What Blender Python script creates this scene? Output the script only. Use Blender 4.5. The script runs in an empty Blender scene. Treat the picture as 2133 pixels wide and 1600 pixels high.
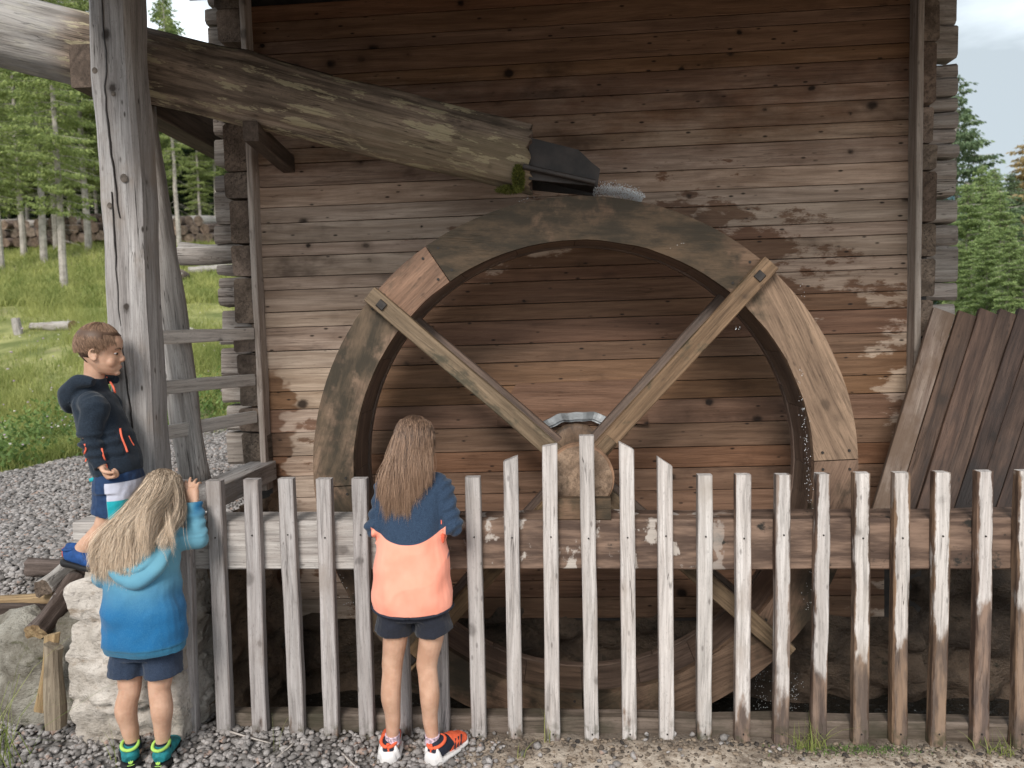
import bpy, bmesh, math, random
import numpy as np
from mathutils import Vector, Matrix, noise as MN
random.seed(7); rng = np.random.default_rng(7)
sc = bpy.context.scene
rad = math.radians

# ------------------------------------------------------------------ camera
FPX = 1500.0
CAMP = Vector((0, 0, 1.6)); PITCH = rad(4.0); YAW = rad(3.8); ROLL = .0225
_f = Vector((-math.sin(YAW)*math.cos(PITCH), math.cos(YAW)*math.cos(PITCH), -math.sin(PITCH)))
_r0 = Vector((math.cos(YAW), math.sin(YAW), 0)); _u0 = _r0.cross(_f)
_U = _u0*math.cos(ROLL) + _r0*math.sin(ROLL); _R = _r0*math.cos(ROLL) - _u0*math.sin(ROLL)
cd = bpy.data.cameras.new('camera'); cam = bpy.data.objects.new('camera', cd); sc.collection.objects.link(cam)
cam.matrix_world = Matrix(((_R.x, _U.x, -_f.x, CAMP.x), (_R.y, _U.y, -_f.y, CAMP.y), (_R.z, _U.z, -_f.z, CAMP.z), (0, 0, 0, 1)))
cd.sensor_width = 36; cd.lens = FPX/2133*36; cd.clip_start = .05; cd.clip_end = 3000
cd.dof.use_dof = True; cd.dof.focus_distance = 3.0; cd.dof.aperture_fstop = 3.0
sc.camera = cam
# ------------------------------------------------------------------ world, sun, exposure
SUN_EL, SUN_AZ = rad(35), rad(190)      # azimuth the light comes from: behind the camera, to the left
w = bpy.data.worlds.new('World'); sc.world = w; w.use_nodes = True
nt = w.node_tree; nt.nodes.clear()
out = nt.nodes.new('ShaderNodeOutputWorld'); bg = nt.nodes.new('ShaderNodeBackground'); bg.inputs[1].default_value = .1
sky = nt.nodes.new('ShaderNodeTexSky'); sky.sky_type = 'NISHITA'; sky.sun_disc = False
sky.sun_elevation = SUN_EL; sky.sun_rotation = SUN_AZ
tcw = nt.nodes.new('ShaderNodeTexCoord'); mpw = nt.nodes.new('ShaderNodeMapping'); mpw.inputs['Scale'].default_value = (1.2, 1.2, 4.0)
mpw.inputs['Rotation'].default_value = (.25, .2, 0)
nzw = nt.nodes.new('ShaderNodeTexNoise'); nzw.inputs['Scale'].default_value = 2.1; nzw.inputs['Detail'].default_value = 7; nzw.inputs['Roughness'].default_value = .5
rmw = nt.nodes.new('ShaderNodeValToRGB'); rmw.color_ramp.elements[0].position = .42; rmw.color_ramp.elements[1].position = .66
rmw.color_ramp.elements[0].color = (3.1, 3.5, 3.75, 1); rmw.color_ramp.elements[1].color = (8.0, 8.7, 9.2, 1)
mxw = nt.nodes.new('ShaderNodeMixRGB'); mxw.inputs[0].default_value = .95
L = nt.links.new
L(tcw.outputs['Generated'], mpw.inputs[0]); L(mpw.outputs[0], nzw.inputs[0]); L(nzw.outputs[0], rmw.inputs[0])
L(sky.outputs[0], mxw.inputs[1]); L(rmw.outputs[0], mxw.inputs[2]); L(mxw.outputs[0], bg.inputs[0]); L(bg.outputs[0], out.inputs[0])
sd = bpy.data.lights.new('sun', 'SUN'); sd.energy = 1.5; sd.angle = rad(20); sd.color = (1, .96, .9)
sun = bpy.data.objects.new('sun', sd); sc.collection.objects.link(sun)
_sdir = Vector((math.sin(SUN_AZ)*math.cos(SUN_EL), math.cos(SUN_AZ)*math.cos(SUN_EL), math.sin(SUN_EL)))
sun.rotation_euler = _sdir.to_track_quat('Z', 'Y').to_euler()
sc.view_settings.view_transform = 'Standard'; sc.view_settings.look = 'None'; sc.view_settings.gamma = 1
sc.view_settings.exposure = 1.0; sc.view_settings.use_curve_mapping = False
sc.cycles.use_denoising = True; sc.cycles.max_bounces = 6; sc.cycles.transparent_max_bounces = 6

# ------------------------------------------------------------------ helpers
def P(x, y, Y):                       # a point of the photograph (2133 px wide) on the vertical plane at depth Y
    d = _f + _R*((x-1066.5)/FPX) - _U*((y-800)/FPX)
    return CAMP + d*(Y/d.y)
def V(*a): return Vector(a)
WM = {}
def reg(o, M, parent=None):
    sc.collection.objects.link(o)
    if parent is not None:
        o.parent = parent; o.matrix_parent_inverse = WM[parent.name].inverted()
    o.matrix_basis = M; WM[o.name] = M.copy()
    return o
def tag(o, label=None, cat=None, group=None, kind=None):
    if label: o['label'] = label
    if cat: o['category'] = cat
    if group: o['group'] = group
    if kind: o['kind'] = kind
    return o
def empty(name, loc, label, cat, group=None):
    return tag(reg(bpy.data.objects.new(name, None), Matrix.Translation(Vector(loc))), label, cat, group)
def mesh_obj(name, verts, faces, mat, parent=None, M=None, smooth=False, attr=None):
    me = bpy.data.meshes.new(name)
    if isinstance(verts, np.ndarray) and isinstance(faces, np.ndarray):
        me.vertices.add(len(verts)); me.vertices.foreach_set('co', verts.astype(np.float32).ravel())
        k = faces.shape[1]; me.loops.add(faces.size); me.loops.foreach_set('vertex_index', faces.astype(np.int32).ravel())
        me.polygons.add(len(faces)); me.polygons.foreach_set('loop_start', np.arange(0, faces.size, k, dtype=np.int32))
        me.update(calc_edges=True)
    else:
        me.from_pydata([tuple(v) for v in verts], [], [tuple(f) for f in faces]); me.update()
    if attr is not None:
        for an, av in attr.items():
            a = me.attributes.new(an, 'FLOAT', 'POINT'); a.data.foreach_set('value', np.asarray(av, dtype=np.float32))
    if mat is not None:
        for m in (mat if isinstance(mat, (list, tuple)) else [mat]): me.materials.append(m)
    if smooth: me.polygons.foreach_set('use_smooth', [True]*len(me.polygons))
    return reg(bpy.data.objects.new(name, me), M or Matrix(), parent)

def beam(name, a, b, w, h, mat, parent=None, up=(0, 0, 1), ch=.004, seg=8, jit=.0015, cut0=0, cut1=0, wt=1, ht=1, cutz1=0):
    """a squared timber from a to b; its own X axis is the grain"""
    a = Vector(a); b = Vector(b); X = (b-a); Ln = X.length; X.normalize(); up = Vector(up)
    Y = up.cross(X).normalized(); Z = X.cross(Y)
    hw, hh = w/2, h/2
    sec = [(-hw+ch, -hh), (hw-ch, -hh), (hw, -hh+ch), (hw, hh-ch), (hw-ch, hh), (-hw+ch, hh), (-hw, hh-ch), (-hw, -hh+ch)]
    vs = []; sd_ = random.random()*100
    for i in range(seg+1):
        t = i/seg; x = t*Ln; sw = 1+(wt-1)*t; sh = 1+(ht-1)*t
        oy = MN.noise((x*1.7, sd_, 0))*jit*2; oz = MN.noise((x*1.7, sd_, 5))*jit*2
        for (y, z) in sec:
            xx = x
            if i == 0: xx += cut0*y
            if i == seg: xx += cut1*y + cutz1*z
            j = MN.noise((x*6, y*9+sd_, z*9))*jit
            vs.append((xx, y*sw+oy+(j if y > 0 else -j), z*sh+oz+(j if z > 0 else -j)))
    fs = []
    for i in range(seg):
        for k in range(8):
            k2 = (k+1) % 8; fs.append((i*8+k, (i+1)*8+k, (i+1)*8+k2, i*8+k2))
    fs.append(tuple(range(8))); fs.append(tuple(seg*8+k for k in reversed(range(8))))
    M = Matrix(((X.x, Y.x, Z.x, a.x), (X.y, Y.y, Z.y, a.y), (X.z, Y.z, Z.z, a.z), (0, 0, 0, 1)))
    # face winding: flip so normals point out
    fs = [tuple(reversed(f)) for f in fs]
    return mesh_obj(name, vs, fs, mat, parent, M)

def roundlog(name, a, b, r0, r1, mat, parent=None, n=20, seg=24, bump=.012, seed=0, endmat=None, ridge=.006, hollow=False):
    a = Vector(a); b = Vector(b); X = b-a; Ln = X.length; X.normalize()
    up = Vector((0, 0, 1)) if abs(X.z) < .9 else Vector((0, 1, 0))
    Y = up.cross(X).normalized(); Z = X.cross(Y); vs = []
    for i in range(seg+1):
        t = i/seg; r = r0+(r1-r0)*t; x = t*Ln
        for k in range(n):
            an = 2*math.pi*k/n
            q = (x*2.2/(.5+Ln*.15), math.cos(an)*1.2+seed, math.sin(an)*1.2)
            rr = r + bump*MN.noise(q)*2 + ridge*MN.noise((x*1.1, math.cos(an)*7+seed, math.sin(an)*7))
            ex = ridge*2*MN.noise((k*3.3, seed, i)) if i in (0, seg) else 0
            vs.append((x+ex, rr*math.cos(an), rr*math.sin(an)))
    fs = [(i*n+k, (i)*n+(k+1) % n, (i+1)*n+(k+1) % n, (i+1)*n+k) for i in range(seg) for k in range(n)]
    c0 = len(vs); vs += [(0, 0, 0), (Ln, 0, 0)]; ns = len(fs)
    fs += [(c0, (k+1) % n, k) for k in range(n)] + [(c0+1, seg*n+k, seg*n+(k+1) % n) for k in range(n)]
    M = Matrix(((X.x, Y.x, Z.x, a.x), (X.y, Y.y, Z.y, a.y), (X.z, Y.z, Z.z, a.z), (0, 0, 0, 1)))
    o = mesh_obj(name, vs, fs, [mat, endmat] if endmat else mat, parent, M, smooth=True)
    for i, p in enumerate(o.data.polygons):
        if i >= ns:
            p.use_smooth = False
            if endmat: p.material_index = 1
    return o

def rock(name, c, size, mat, parent=None, seed=0, sub=4, amp=.18, box=.5, rot=0, strata=0):
    bm = bmesh.new(); bmesh.ops.create_icosphere(bm, subdivisions=sub, radius=1)
    for v in bm.verts:
        p = v.co.copy(); m = max(abs(p.x), abs(p.y), abs(p.z)); q = p.lerp(p/m, box)
        nn = MN.fractal(p*1.3+Vector((seed, 0, 0)), 1.0, 2.1, 4)*amp + MN.noise(p*7+Vector((0, seed, 0)))*amp*.16
        q = q*(1+nn)
        if strata: q.x += strata*MN.noise((p.x*.8+seed, p.y*.8, p.z*7)); q.y += strata*MN.noise((p.x*1.2, p.y+seed, p.z*8))
        v.co = Vector((q.x*size[0]/2, q.y*size[1]/2, q.z*size[2]/2))
    me = bpy.data.meshes.new(name); bm.to_mesh(me); bm.free(); me.materials.append(mat)
    me.polygons.foreach_set('use_smooth', [True]*len(me.polygons))
    return reg(bpy.data.objects.new(name, me), Matrix.Translation(Vector(c)) @ Matrix.Rotation(rot, 4, 'Z'), parent)

# ------------------------------------------------------------------ material helpers
class T:
    def __init__(s, name):
        s.m = bpy.data.materials.new(name); s.m.use_nodes = True; s.t = s.m.node_tree; s.b = s.t.nodes['Principled BSDF']
    def n(s, typ, ins=None, **kw):
        nd = s.t.nodes.new('ShaderNode'+typ)
        for k, v in kw.items(): setattr(nd, k, v)
        for k, v in (ins or {}).items(): s.set(nd.inputs[k], v)
        return nd
    def set(s, sock, v):
        if isinstance(v, bpy.types.NodeSocket): s.t.links.new(v, sock)
        else:
            if hasattr(sock.default_value, '__len__') and not isinstance(v, str):
                v = tuple(v); 
                if len(sock.default_value) == 4 and len(v) == 3: v = v+(1,)
            sock.default_value = v
    def noise(s, vec, scale=5, detail=4, rough=.5, dist=0):
        return s.n('TexNoise', {'Vector': vec, 'Scale': scale, 'Detail': detail, 'Roughness': rough, 'Distortion': dist}).outputs[0]
    def map(s, vec, scale=(1, 1, 1), loc=(0, 0, 0), rot=(0, 0, 0)):
        return s.n('Mapping', {'Vector': vec, 'Scale': scale, 'Location': loc, 'Rotation': rot}).outputs[0]
    def rng(s, v, a, b, c=0, d=1, smooth=True):
        nd = s.n('MapRange', {'Value': v, 'From Min': a, 'From Max': b, 'To Min': c, 'To Max': d}); 
        if smooth: nd.interpolation_type = 'SMOOTHSTEP'
        return nd.outputs[0]
    def math(s, op, a, b=0):
        nd = s.n('Math', operation=op); s.set(nd.inputs[0], a); s.set(nd.inputs[1], b); return nd.outputs[0]
    def mix(s, f, a, b, mode='MIX'):
        nd = s.n('MixRGB', blend_type=mode); s.set(nd.inputs[0], f); s.set(nd.inputs[1], a); s.set(nd.inputs[2], b); return nd.outputs[0]
    def obj(s): return s.n('TexCoord').outputs['Object']
    def pos(s): return s.n('NewGeometry').outputs['Position']
    def rand(s): return s.n('ObjectInfo').outputs['Random']
    def attr(s, a): return s.n('Attribute', attribute_name=a).outputs['Fac']
    def xyz(s, v): return s.n('SeparateXYZ', {0: v}).outputs
    def bump(s, h, strength=.4, dist=.005):
        nd = s.n('Bump', {'Height': h, 'Strength': strength, 'Distance': dist}); s.t.links.new(nd.outputs[0], s.b.inputs['Normal'])
    def fin(s, col, rough=.8, spec=.3):
        s.set(s.b.inputs['Base Color'], col); s.set(s.b.inputs['Roughness'], rough); s.set(s.b.inputs['Specular IOR Level'], spec); return s.m

def wood(name, dark, light, knots=.6, var=.35, rough=.78, gs=16., blot=None, blotr=(.45, .65), blots=2.2, lich=None, lichr=(.56, .64),
         wet=None, wet_shade_col=(.55, .40, .32), bump=.5, edge=None, crack=.5, spec=.25, lichs=(6, 14, 14), micro=1.0):
    t = T(name); o = t.obj(); r = t.rand()
    off = t.n('CombineXYZ', {0: t.math('MULTIPLY', r, 31.7), 1: t.math('MULTIPLY', r, 17.3), 2: t.math('MULTIPLY', r, 53.1)}).outputs[0]
    p = t.n('VectorMath', {0: o, 1: off}, operation='ADD').outputs[0]
    pw = t.n('VectorMath', {0: p, 1: t.n('VectorMath', {0: t.n('TexNoise', {'Vector': t.map(p, (1.2, 5, 5)), 'Scale': 1.0, 'Detail': 2}).outputs['Color'], 'Scale': .05}, operation='SCALE').outputs[0]}, operation='ADD').outputs[0]
    g1 = t.noise(t.map(pw, (1.1, gs, gs)), 1.6, 6, .6, .4)
    g2 = t.noise(t.map(pw, (3, 120, 120)), 1.4, 3, .6)
    rings = t.n('TexWave', {'Vector': t.map(pw, (.55, 9, 9)), 'Scale': 1.6, 'Distortion': 3.2, 'Detail': 2, 'Detail Scale': .9}, bands_direction='DIAGONAL').outputs[1]
    col = t.mix(t.rng(g1, .3, .72), dark, light)
    col = t.mix(t.math('MULTIPLY', t.rng(rings, .55, 1.0), .20), col, tuple(c*.55 for c in dark[:3])+(1,))
    col = t.mix(t.math('MULTIPLY', t.rng(g2, .55, .35), .28), col, tuple(c*.5 for c in dark[:3])+(1,))
    g3 = t.noise(t.map(pw, (2.2, 46, 46)), 1.5, 5, .7); g4 = t.noise(t.map(p, (30, 90, 90)), 2.2, 3, .7)
    col = t.mix(t.math('MULTIPLY', t.rng(g3, .50, .34), .55*micro), col, tuple(c*.42 for c in dark[:3])+(1,))
    col = t.mix(t.math('MULTIPLY', t.rng(g3, .56, .70), .30*micro), col, tuple(min(1, c*1.25) for c in light[:3])+(1,))
    col = t.mix(t.math('MULTIPLY', t.rng(g4, .56, .72), .45*micro), col, tuple(c*.4 for c in dark[:3])+(1,))
    kd = t.n('TexVoronoi', {'Vector': t.map(p, (5, 13, 13)), 'Scale': 1.9, 'Randomness': 1.0}).outputs[0]
    col = t.mix(t.math('MULTIPLY', t.math('MULTIPLY', t.rng(kd, .16, .06), t.rng(t.noise(p, 3.1, 2), .36, .48)), knots), col, (.03, .02, .015, 1))
    # long drying cracks
    ck = t.noise(t.map(pw, (.9, 42, 42)), 1.3, 2, .4)
    ckm = t.rng(t.math('ABSOLUTE', t.math('SUBTRACT', ck, .5)), .012, 0.0)
    ckm = t.math('MULTIPLY', ckm, t.rng(t.noise(p, 2.3, 2), .5, .62))
    col = t.mix(t.math('MULTIPLY', ckm, crack), col, (.02, .014, .01, 1))
    kn = t.n('TexVoronoi', {'Vector': t.map(p, (4.2, 5.2, 5.2)), 'Scale': 1.25, 'Randomness': 1.0})
    kr = t.rng(t.noise(p, 2.7, 2), .40, .62, .25, 1.25, False)
    kdd = t.math('DIVIDE', t.math('ADD', kn.outputs[0], t.math('MULTIPLY', t.math('SUBTRACT', t.noise(p, 45, 3), .5), .10)), kr)
    km = t.rng(kdd, .17, .07)
    halo = t.rng(kdd, .38, .10)
    col = t.mix(t.math('MULTIPLY', halo, knots*.4), col, tuple(c*.5 for c in dark[:3])+(1,))
    col = t.mix(t.math('MULTIPLY', km, knots), col, (.028, .018, .013, 1))
    if blot:
        bm_ = t.rng(t.noise(t.map(p, (1, 1.6, 1.6)), blots, 5, .62), blotr[0], blotr[1])
        col = t.mix(t.math('MULTIPLY', bm_, .85), col, blot)
    if lich:
        lm = t.rng(t.noise(t.map(p, lichs), 1.0, 6, .7), lichr[0], lichr[1]); col = t.mix(t.math('MULTIPLY', lm, .8), col, lich)
    rgh = rough
    if wet:
        wm = wet(t); col = t.mix(wm, col, t.mix(1, col, wet_shade_col, 'MULTIPLY')); rgh = t.math('SUBTRACT', rough, t.math('MULTIPLY', wm, .22))
    if edge: col = edge(t, col, o, p)
    v = t.rng(r, 0, 1, 1-var, 1+var, False)
    hsv = t.n('HueSaturation', {'Hue': t.rng(t.math('FRACT', t.math('MULTIPLY', r, 7.3)), 0, 1, .495, .505, False), 'Saturation': t.rng(t.math('FRACT', t.math('MULTIPLY', r, 13.1)), 0, 1, .90, 1.08, False), 'Value': v, 'Color': col})
    t.bump(t.math('SUBTRACT', t.math('ADD', g1, t.math('MULTIPLY', g2, .5)), t.math('MULTIPLY', ckm, .8)), bump, .006)
    return t.fin(hsv.outputs[0], rgh, spec)

WCX, WCZ, WRO, WRI, WY = .075, 1.01, 1.15, .972, 3.03     # wheel centre, radii, front plane
def wall_wet_shade(t):
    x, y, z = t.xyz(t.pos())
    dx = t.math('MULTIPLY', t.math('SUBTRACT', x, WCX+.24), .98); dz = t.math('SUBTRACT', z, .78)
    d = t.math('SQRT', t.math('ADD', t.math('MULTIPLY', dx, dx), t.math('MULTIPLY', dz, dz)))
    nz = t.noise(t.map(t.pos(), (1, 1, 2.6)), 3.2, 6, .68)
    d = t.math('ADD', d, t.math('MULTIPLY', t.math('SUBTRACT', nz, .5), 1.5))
    m = t.math('MAXIMUM', t.rng(d, 1.53, 1.43), t.math('MULTIPLY', t.rng(t.math('ADD', z, t.math('MULTIPLY', t.math('SUBTRACT', nz, .5), 1.0)), 2.2, 2.9), 1.0))  # upper boards: sheltered brown wood with the eave shade painted in
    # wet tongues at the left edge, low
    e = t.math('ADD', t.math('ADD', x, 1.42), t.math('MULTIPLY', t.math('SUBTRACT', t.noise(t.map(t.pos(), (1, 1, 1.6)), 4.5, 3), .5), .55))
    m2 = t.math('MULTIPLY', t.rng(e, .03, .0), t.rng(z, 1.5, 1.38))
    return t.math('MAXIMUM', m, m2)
M_wall = wood('wall_plank_wood', (.345, .245, .18), (.58, .44, .345), knots=.95, var=.09, micro=.5, wet=wall_wet_shade, wet_shade_col=(.43, .315, .245), gs=15,
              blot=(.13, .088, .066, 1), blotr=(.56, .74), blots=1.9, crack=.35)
def edge_picket(t, col, o, p):
    x, y, z = t.xyz(o); wx = t.xyz(t.pos())
    nz = t.noise(t.map(p, (5, 16, 16)), 1.0, 5, .65)
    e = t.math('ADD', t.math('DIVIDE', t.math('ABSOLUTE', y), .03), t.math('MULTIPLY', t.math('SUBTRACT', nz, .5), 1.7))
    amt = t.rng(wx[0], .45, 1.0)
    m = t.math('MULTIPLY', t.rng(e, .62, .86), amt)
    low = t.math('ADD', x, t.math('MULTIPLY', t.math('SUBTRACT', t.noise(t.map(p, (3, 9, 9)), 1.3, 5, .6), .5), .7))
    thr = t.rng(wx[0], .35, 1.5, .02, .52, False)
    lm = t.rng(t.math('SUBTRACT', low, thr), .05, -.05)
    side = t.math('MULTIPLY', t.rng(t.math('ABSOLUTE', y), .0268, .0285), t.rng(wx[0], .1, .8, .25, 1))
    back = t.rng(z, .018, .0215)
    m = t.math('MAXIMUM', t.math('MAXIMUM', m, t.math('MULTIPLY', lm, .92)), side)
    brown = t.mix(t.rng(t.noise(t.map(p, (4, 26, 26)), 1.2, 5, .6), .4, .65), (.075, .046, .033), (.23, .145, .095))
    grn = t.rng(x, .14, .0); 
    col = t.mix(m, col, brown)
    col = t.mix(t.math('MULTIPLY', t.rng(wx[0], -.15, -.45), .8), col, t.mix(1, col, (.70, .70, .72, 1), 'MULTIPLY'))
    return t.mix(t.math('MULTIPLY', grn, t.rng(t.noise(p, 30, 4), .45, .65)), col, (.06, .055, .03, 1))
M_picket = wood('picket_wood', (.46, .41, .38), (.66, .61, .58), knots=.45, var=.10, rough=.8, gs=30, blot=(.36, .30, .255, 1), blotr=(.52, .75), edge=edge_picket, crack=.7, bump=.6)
def beam_edge(t, col, o, p):
    wx, wy, wz = t.xyz(t.pos())
    nz = t.noise(t.map(t.pos(), (5, 5, 7)), 1.4, 6, .68)
    dry = t.rng(t.math('ADD', wx, t.math('MULTIPLY', t.math('SUBTRACT', nz, .5), .5)), -.62, -.50)     # 0 on the dry pale left part
    brown = t.mix(t.rng(t.noise(t.map(p, (2, 14, 14)), 1.4, 6, .62), .38, .66), (.085, .052, .038), (.26, .165, .115))
    brown = t.mix(t.rng(nz, .60, .68), brown, (.03, .026, .022, 1))
    scuff = t.math('MULTIPLY', t.rng(t.noise(t.map(t.pos(), (9, 9, 7), (3.3, 0, 1.1)), 1.0, 5, .6), .55, .60), t.rng(wx, .75, .45))
    brown = t.mix(t.math('MULTIPLY', scuff, .85), brown, (.52, .46, .41, 1))
    return t.mix(dry, col, brown)
M_beam = wood('beam_wood', (.36, .31, .28), (.58, .53, .49), knots=.5, var=.0, gs=14, edge=beam_edge, rough=.7)
def post_edge(t, col, o, p):
    return col
M_post = wood('post_wood', (.28, .245, .23), (.47, .435, .42), knots=.9, var=.0, gs=12, blot=(.30, .235, .19, 1), blotr=(.52, .72), crack=.9, bump=.7)
M_rail = wood('rail_wood', (.52, .46, .41), (.70, .64, .59), knots=.6, var=.08, gs=14)
M_trim = wood('trim_wood', (.34, .27, .225), (.54, .46, .40), knots=.5, var=.12, gs=16)
M_bearer = wood('bearer_wood', (.065, .045, .034), (.14, .10, .078), knots=.5, var=.1, gs=12)
def flume_edge(t, col, o, p):
    x, y, z = t.xyz(o)
    pale = t.rng(t.math('ADD', x, t.math('MULTIPLY', t.math('SUBTRACT', t.noise(p, 3, 4), .5), .3)), .62, .40)
    och = t.math('MULTIPLY', t.rng(x, 1.3, 2.4), t.rng(t.math('ADD', z, t.math('MULTIPLY', t.math('SUBTRACT', t.noise(t.map(p, (2, 9, 9)), 1.3, 5, .65), .5), .35)), .05, -.04))
    col = t.mix(t.math('MULTIPLY', och, .38), col, (.26, .21, .125, 1))
    return t.mix(t.math('MULTIPLY', pale, .8), col, t.mix(t.rng(t.noise(t.map(p, (2, 12, 12)), 1.2, 5, .6), .3, .6), (.17, .155, .14), (.36, .34, .32)))
M_flume = wood('flume_log_wood', (.10, .074, .054), (.33, .25, .185), knots=.5, var=.0, gs=13, rough=.85, lich=(.40, .345, .22, 1), lichr=(.54, .58), lichs=(4.5, 20, 20),
               blot=(.08, .062, .045, 1), blotr=(.52, .68), blots=3.0, crack=.9, bump=.9, edge=flume_edge)
def wheel_edge(t, col, o, p):
    wx, wy, wz = t.xyz(t.pos())
    a = t.noise(t.map(t.pos(), (1, 1, 1)), 2.1, 6, .66)
    b = t.noise(t.map(p, (3, 10, 10)), 1.0, 6, .7)
    bias = t.rng(wx, .35, 1.0, 0, .07)       # the right side is scoured paler
    col = t.mix(t.rng(t.math('SUBTRACT', a, bias), .44, .54), col, t.mix(t.rng(b, .4, .7), (.045, .035, .024), (.14, .095, .062)))
    return col
M_wheel = wood('wheel_rim_wood', (.13, .082, .056), (.29, .19, .13), knots=.5, var=.16, gs=9, edge=wheel_edge, rough=.68, spec=.25, crack=.4)
M_rimo = wood('wheel_rim_orange_wood', (.17, .095, .060), (.34, .20, .13), knots=.5, var=.05, gs=7, rough=.5, blot=(.05, .042, .03, 1), blotr=(.5, .68), blots=4, spec=.25)
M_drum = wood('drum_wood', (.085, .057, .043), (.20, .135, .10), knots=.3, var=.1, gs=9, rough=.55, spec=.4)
M_spoke = wood('spoke_wood', (.125, .080, .046), (.26, .175, .105), knots=.6, var=.12, gs=16, rough=.6, blot=(.055, .048, .03, 1), blotr=(.52, .66), blots=6)
M_shaft = wood('shaft_wood', (.19, .12, .08), (.42, .28, .19), knots=.3, var=.0, gs=10, rough=.55, blot=(.07, .05, .035, 1), blotr=(.5, .7), blots=5)
M_panel = wood('panel_wood', (.038, .022, .016), (.115, .068, .047), knots=.9, var=.28, gs=9, rough=.6, blot=(.028, .022, .02, 1), blotr=(.46, .66), blots=1.6)
M_panelp = wood('pale_panel_wood', (.15, .10, .078), (.31, .24, .195), knots=.6, var=.0, gs=9, blot=(.12, .075, .05, 1), blotr=(.40, .55), blots=2.5)
M_logend = wood('log_end_wood', (.085, .060, .044), (.26, .19, .145), knots=.0, var=.35, gs=5, crack=1.0, bump=1.0, rough=.9)
M_logside = wood('log_side_wood', (.25, .205, .175), (.44, .39, .35), knots=.4, var=.15, gs=14, crack=1.0, bump=1.0, rough=.88)
M_grey = wood('weathered_log_wood', (.32, .28, .25), (.52, .475, .44), knots=.6, var=.12, gs=10, crack=.8, bump=.8, blot=(.16, .12, .09, 1), blotr=(.55, .75))
M_bark = wood('bark_wood', (.05, .034, .026), (.19, .145, .125), knots=.0, var=.2, gs=5, crack=.3, bump=1.0, lich=(.46, .42, .40, 1), lichr=(.60, .66), rough=.9)
M_cut = wood('fresh_cut_wood', (.23, .15, .08), (.45, .33, .19), knots=.0, var=.2, gs=12)
M_sill = wood('ground_sill_wood', (.10, .075, .058), (.24, .19, .16), knots=.3, var=.05, gs=10, blot=(.05, .045, .03, 1))

def simple(name, col, rough=.8, spec=.3, ns=8, var=.25, bump=.3, bs=40, bd=.003, metal=0):
    t = T(name); p = t.obj(); nz = t.noise(p, ns, 5, .6)
    c = t.mix(t.rng(nz, .3, .7), tuple(x*(1-var) for x in col), tuple(min(1, x*(1+var)) for x in col))
    t.bump(t.noise(p, bs, 4), bump, bd); t.b.inputs['Metallic'].default_value = metal
    return t.fin(c, rough, spec)
M_iron = simple('dark_iron', (.03, .024, .021), .6, .4, 14, .5)
M_sheet = simple('folded_sheet_metal', (.23, .235, .24), .38, .5, 9, .3, .5, 14, .006, metal=.6)
M_spout = simple('wet_dark_spout', (.030, .022, .019), .6, .5, 9, .5, .5, 30)
M_nail = simple('nail', (.03, .025, .022), .6)

def rockmat(name, a, b, c, sc_=1., rough=.9):
    t = T(name); p = t.pos()
    n1 = t.noise(p, 4*sc_, 8, .68); n2 = t.noise(t.map(p, (1, 1, 2.0)), 8*sc_, 7, .72, .3); vz = t.noise(p, 60*sc_, 4, .6)
    col = t.mix(t.rng(n1, .36, .62), a, b); col = t.mix(t.rng(n2, .54, .70), col, c)
    col = t.mix(t.math('MULTIPLY', t.rng(vz, .45, .3), .5), col, tuple(x*.5 for x in a))
    t.bump(t.math('ADD', n2, t.math('MULTIPLY', vz, .35)), .9, .03)
    return t.fin(col, rough)
M_lime = rockmat('limestone', (.36, .31, .26), (.62, .555, .495), (.30, .23, .17), .8)
M_brownrock = rockmat('brown_tufa', (.14, .10, .07), (.30, .22, .155), (.06, .045, .033), 1.6, .7)
M_wetrock = rockmat('wet_dark_rock', (.045, .031, .022), (.115, .080, .056), (.022, .020, .012), 1.6, .45)
M_mossrock = rockmat('mossy_rock', (.15, .13, .10), (.36, .33, .28), (.09, .085, .045), 1.2)

# ground: gravel, sand and meadow soil on one sheet
t = T('ground_soil'); p = t.pos(); x, y, z = t.xyz(p)
g1 = t.noise(p, 38, 5, .65); g2 = t.noise(p, 2.3, 5, .6)
grav = t.mix(t.rng(g1, .35, .65), (.10, .088, .078), (.30, .275, .26))
sand = t.mix(t.rng(t.noise(p, 14, 7, .7), .35, .65), (.34, .27, .21), (.60, .51, .42))
sand = t.mix(t.rng(t.noise(p, 5, 6, .7), .52, .66), sand, (.20, .155, .12))
sm = t.math('MULTIPLY', t.rng(t.math('ADD', x, t.math('MULTIPLY', g2, .8)), -.45, .15), t.rng(y, 3.4, 3.0))
col = t.mix(sm, grav, sand)
damp = t.rng(t.math('ADD', y, t.math('MULTIPLY', t.math('SUBTRACT', t.noise(p, 7, 4), .5), .3)), 2.64, 2.78)
col = t.mix(t.math('MULTIPLY', damp, t.math('MULTIPLY', t.rng(y, 3.2, 3.0), .75)), col, (.075, .055, .042, 1))
mead = t.mix(t.rng(t.noise(p, 1.1, 6, .65), .35, .65), (.13, .15, .045), (.34, .33, .13))
mead = t.mix(t.rng(t.noise(t.map(p, (1, 1, 1), (9, 2, 0)), .5, 5, .65), .55, .68), mead, (.25, .22, .12))
gm = t.attr('meadow')
col = t.mix(gm, col, mead)
t.bump(g1, .7, .02); M_ground = t.fin(col, .92, .2)

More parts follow.
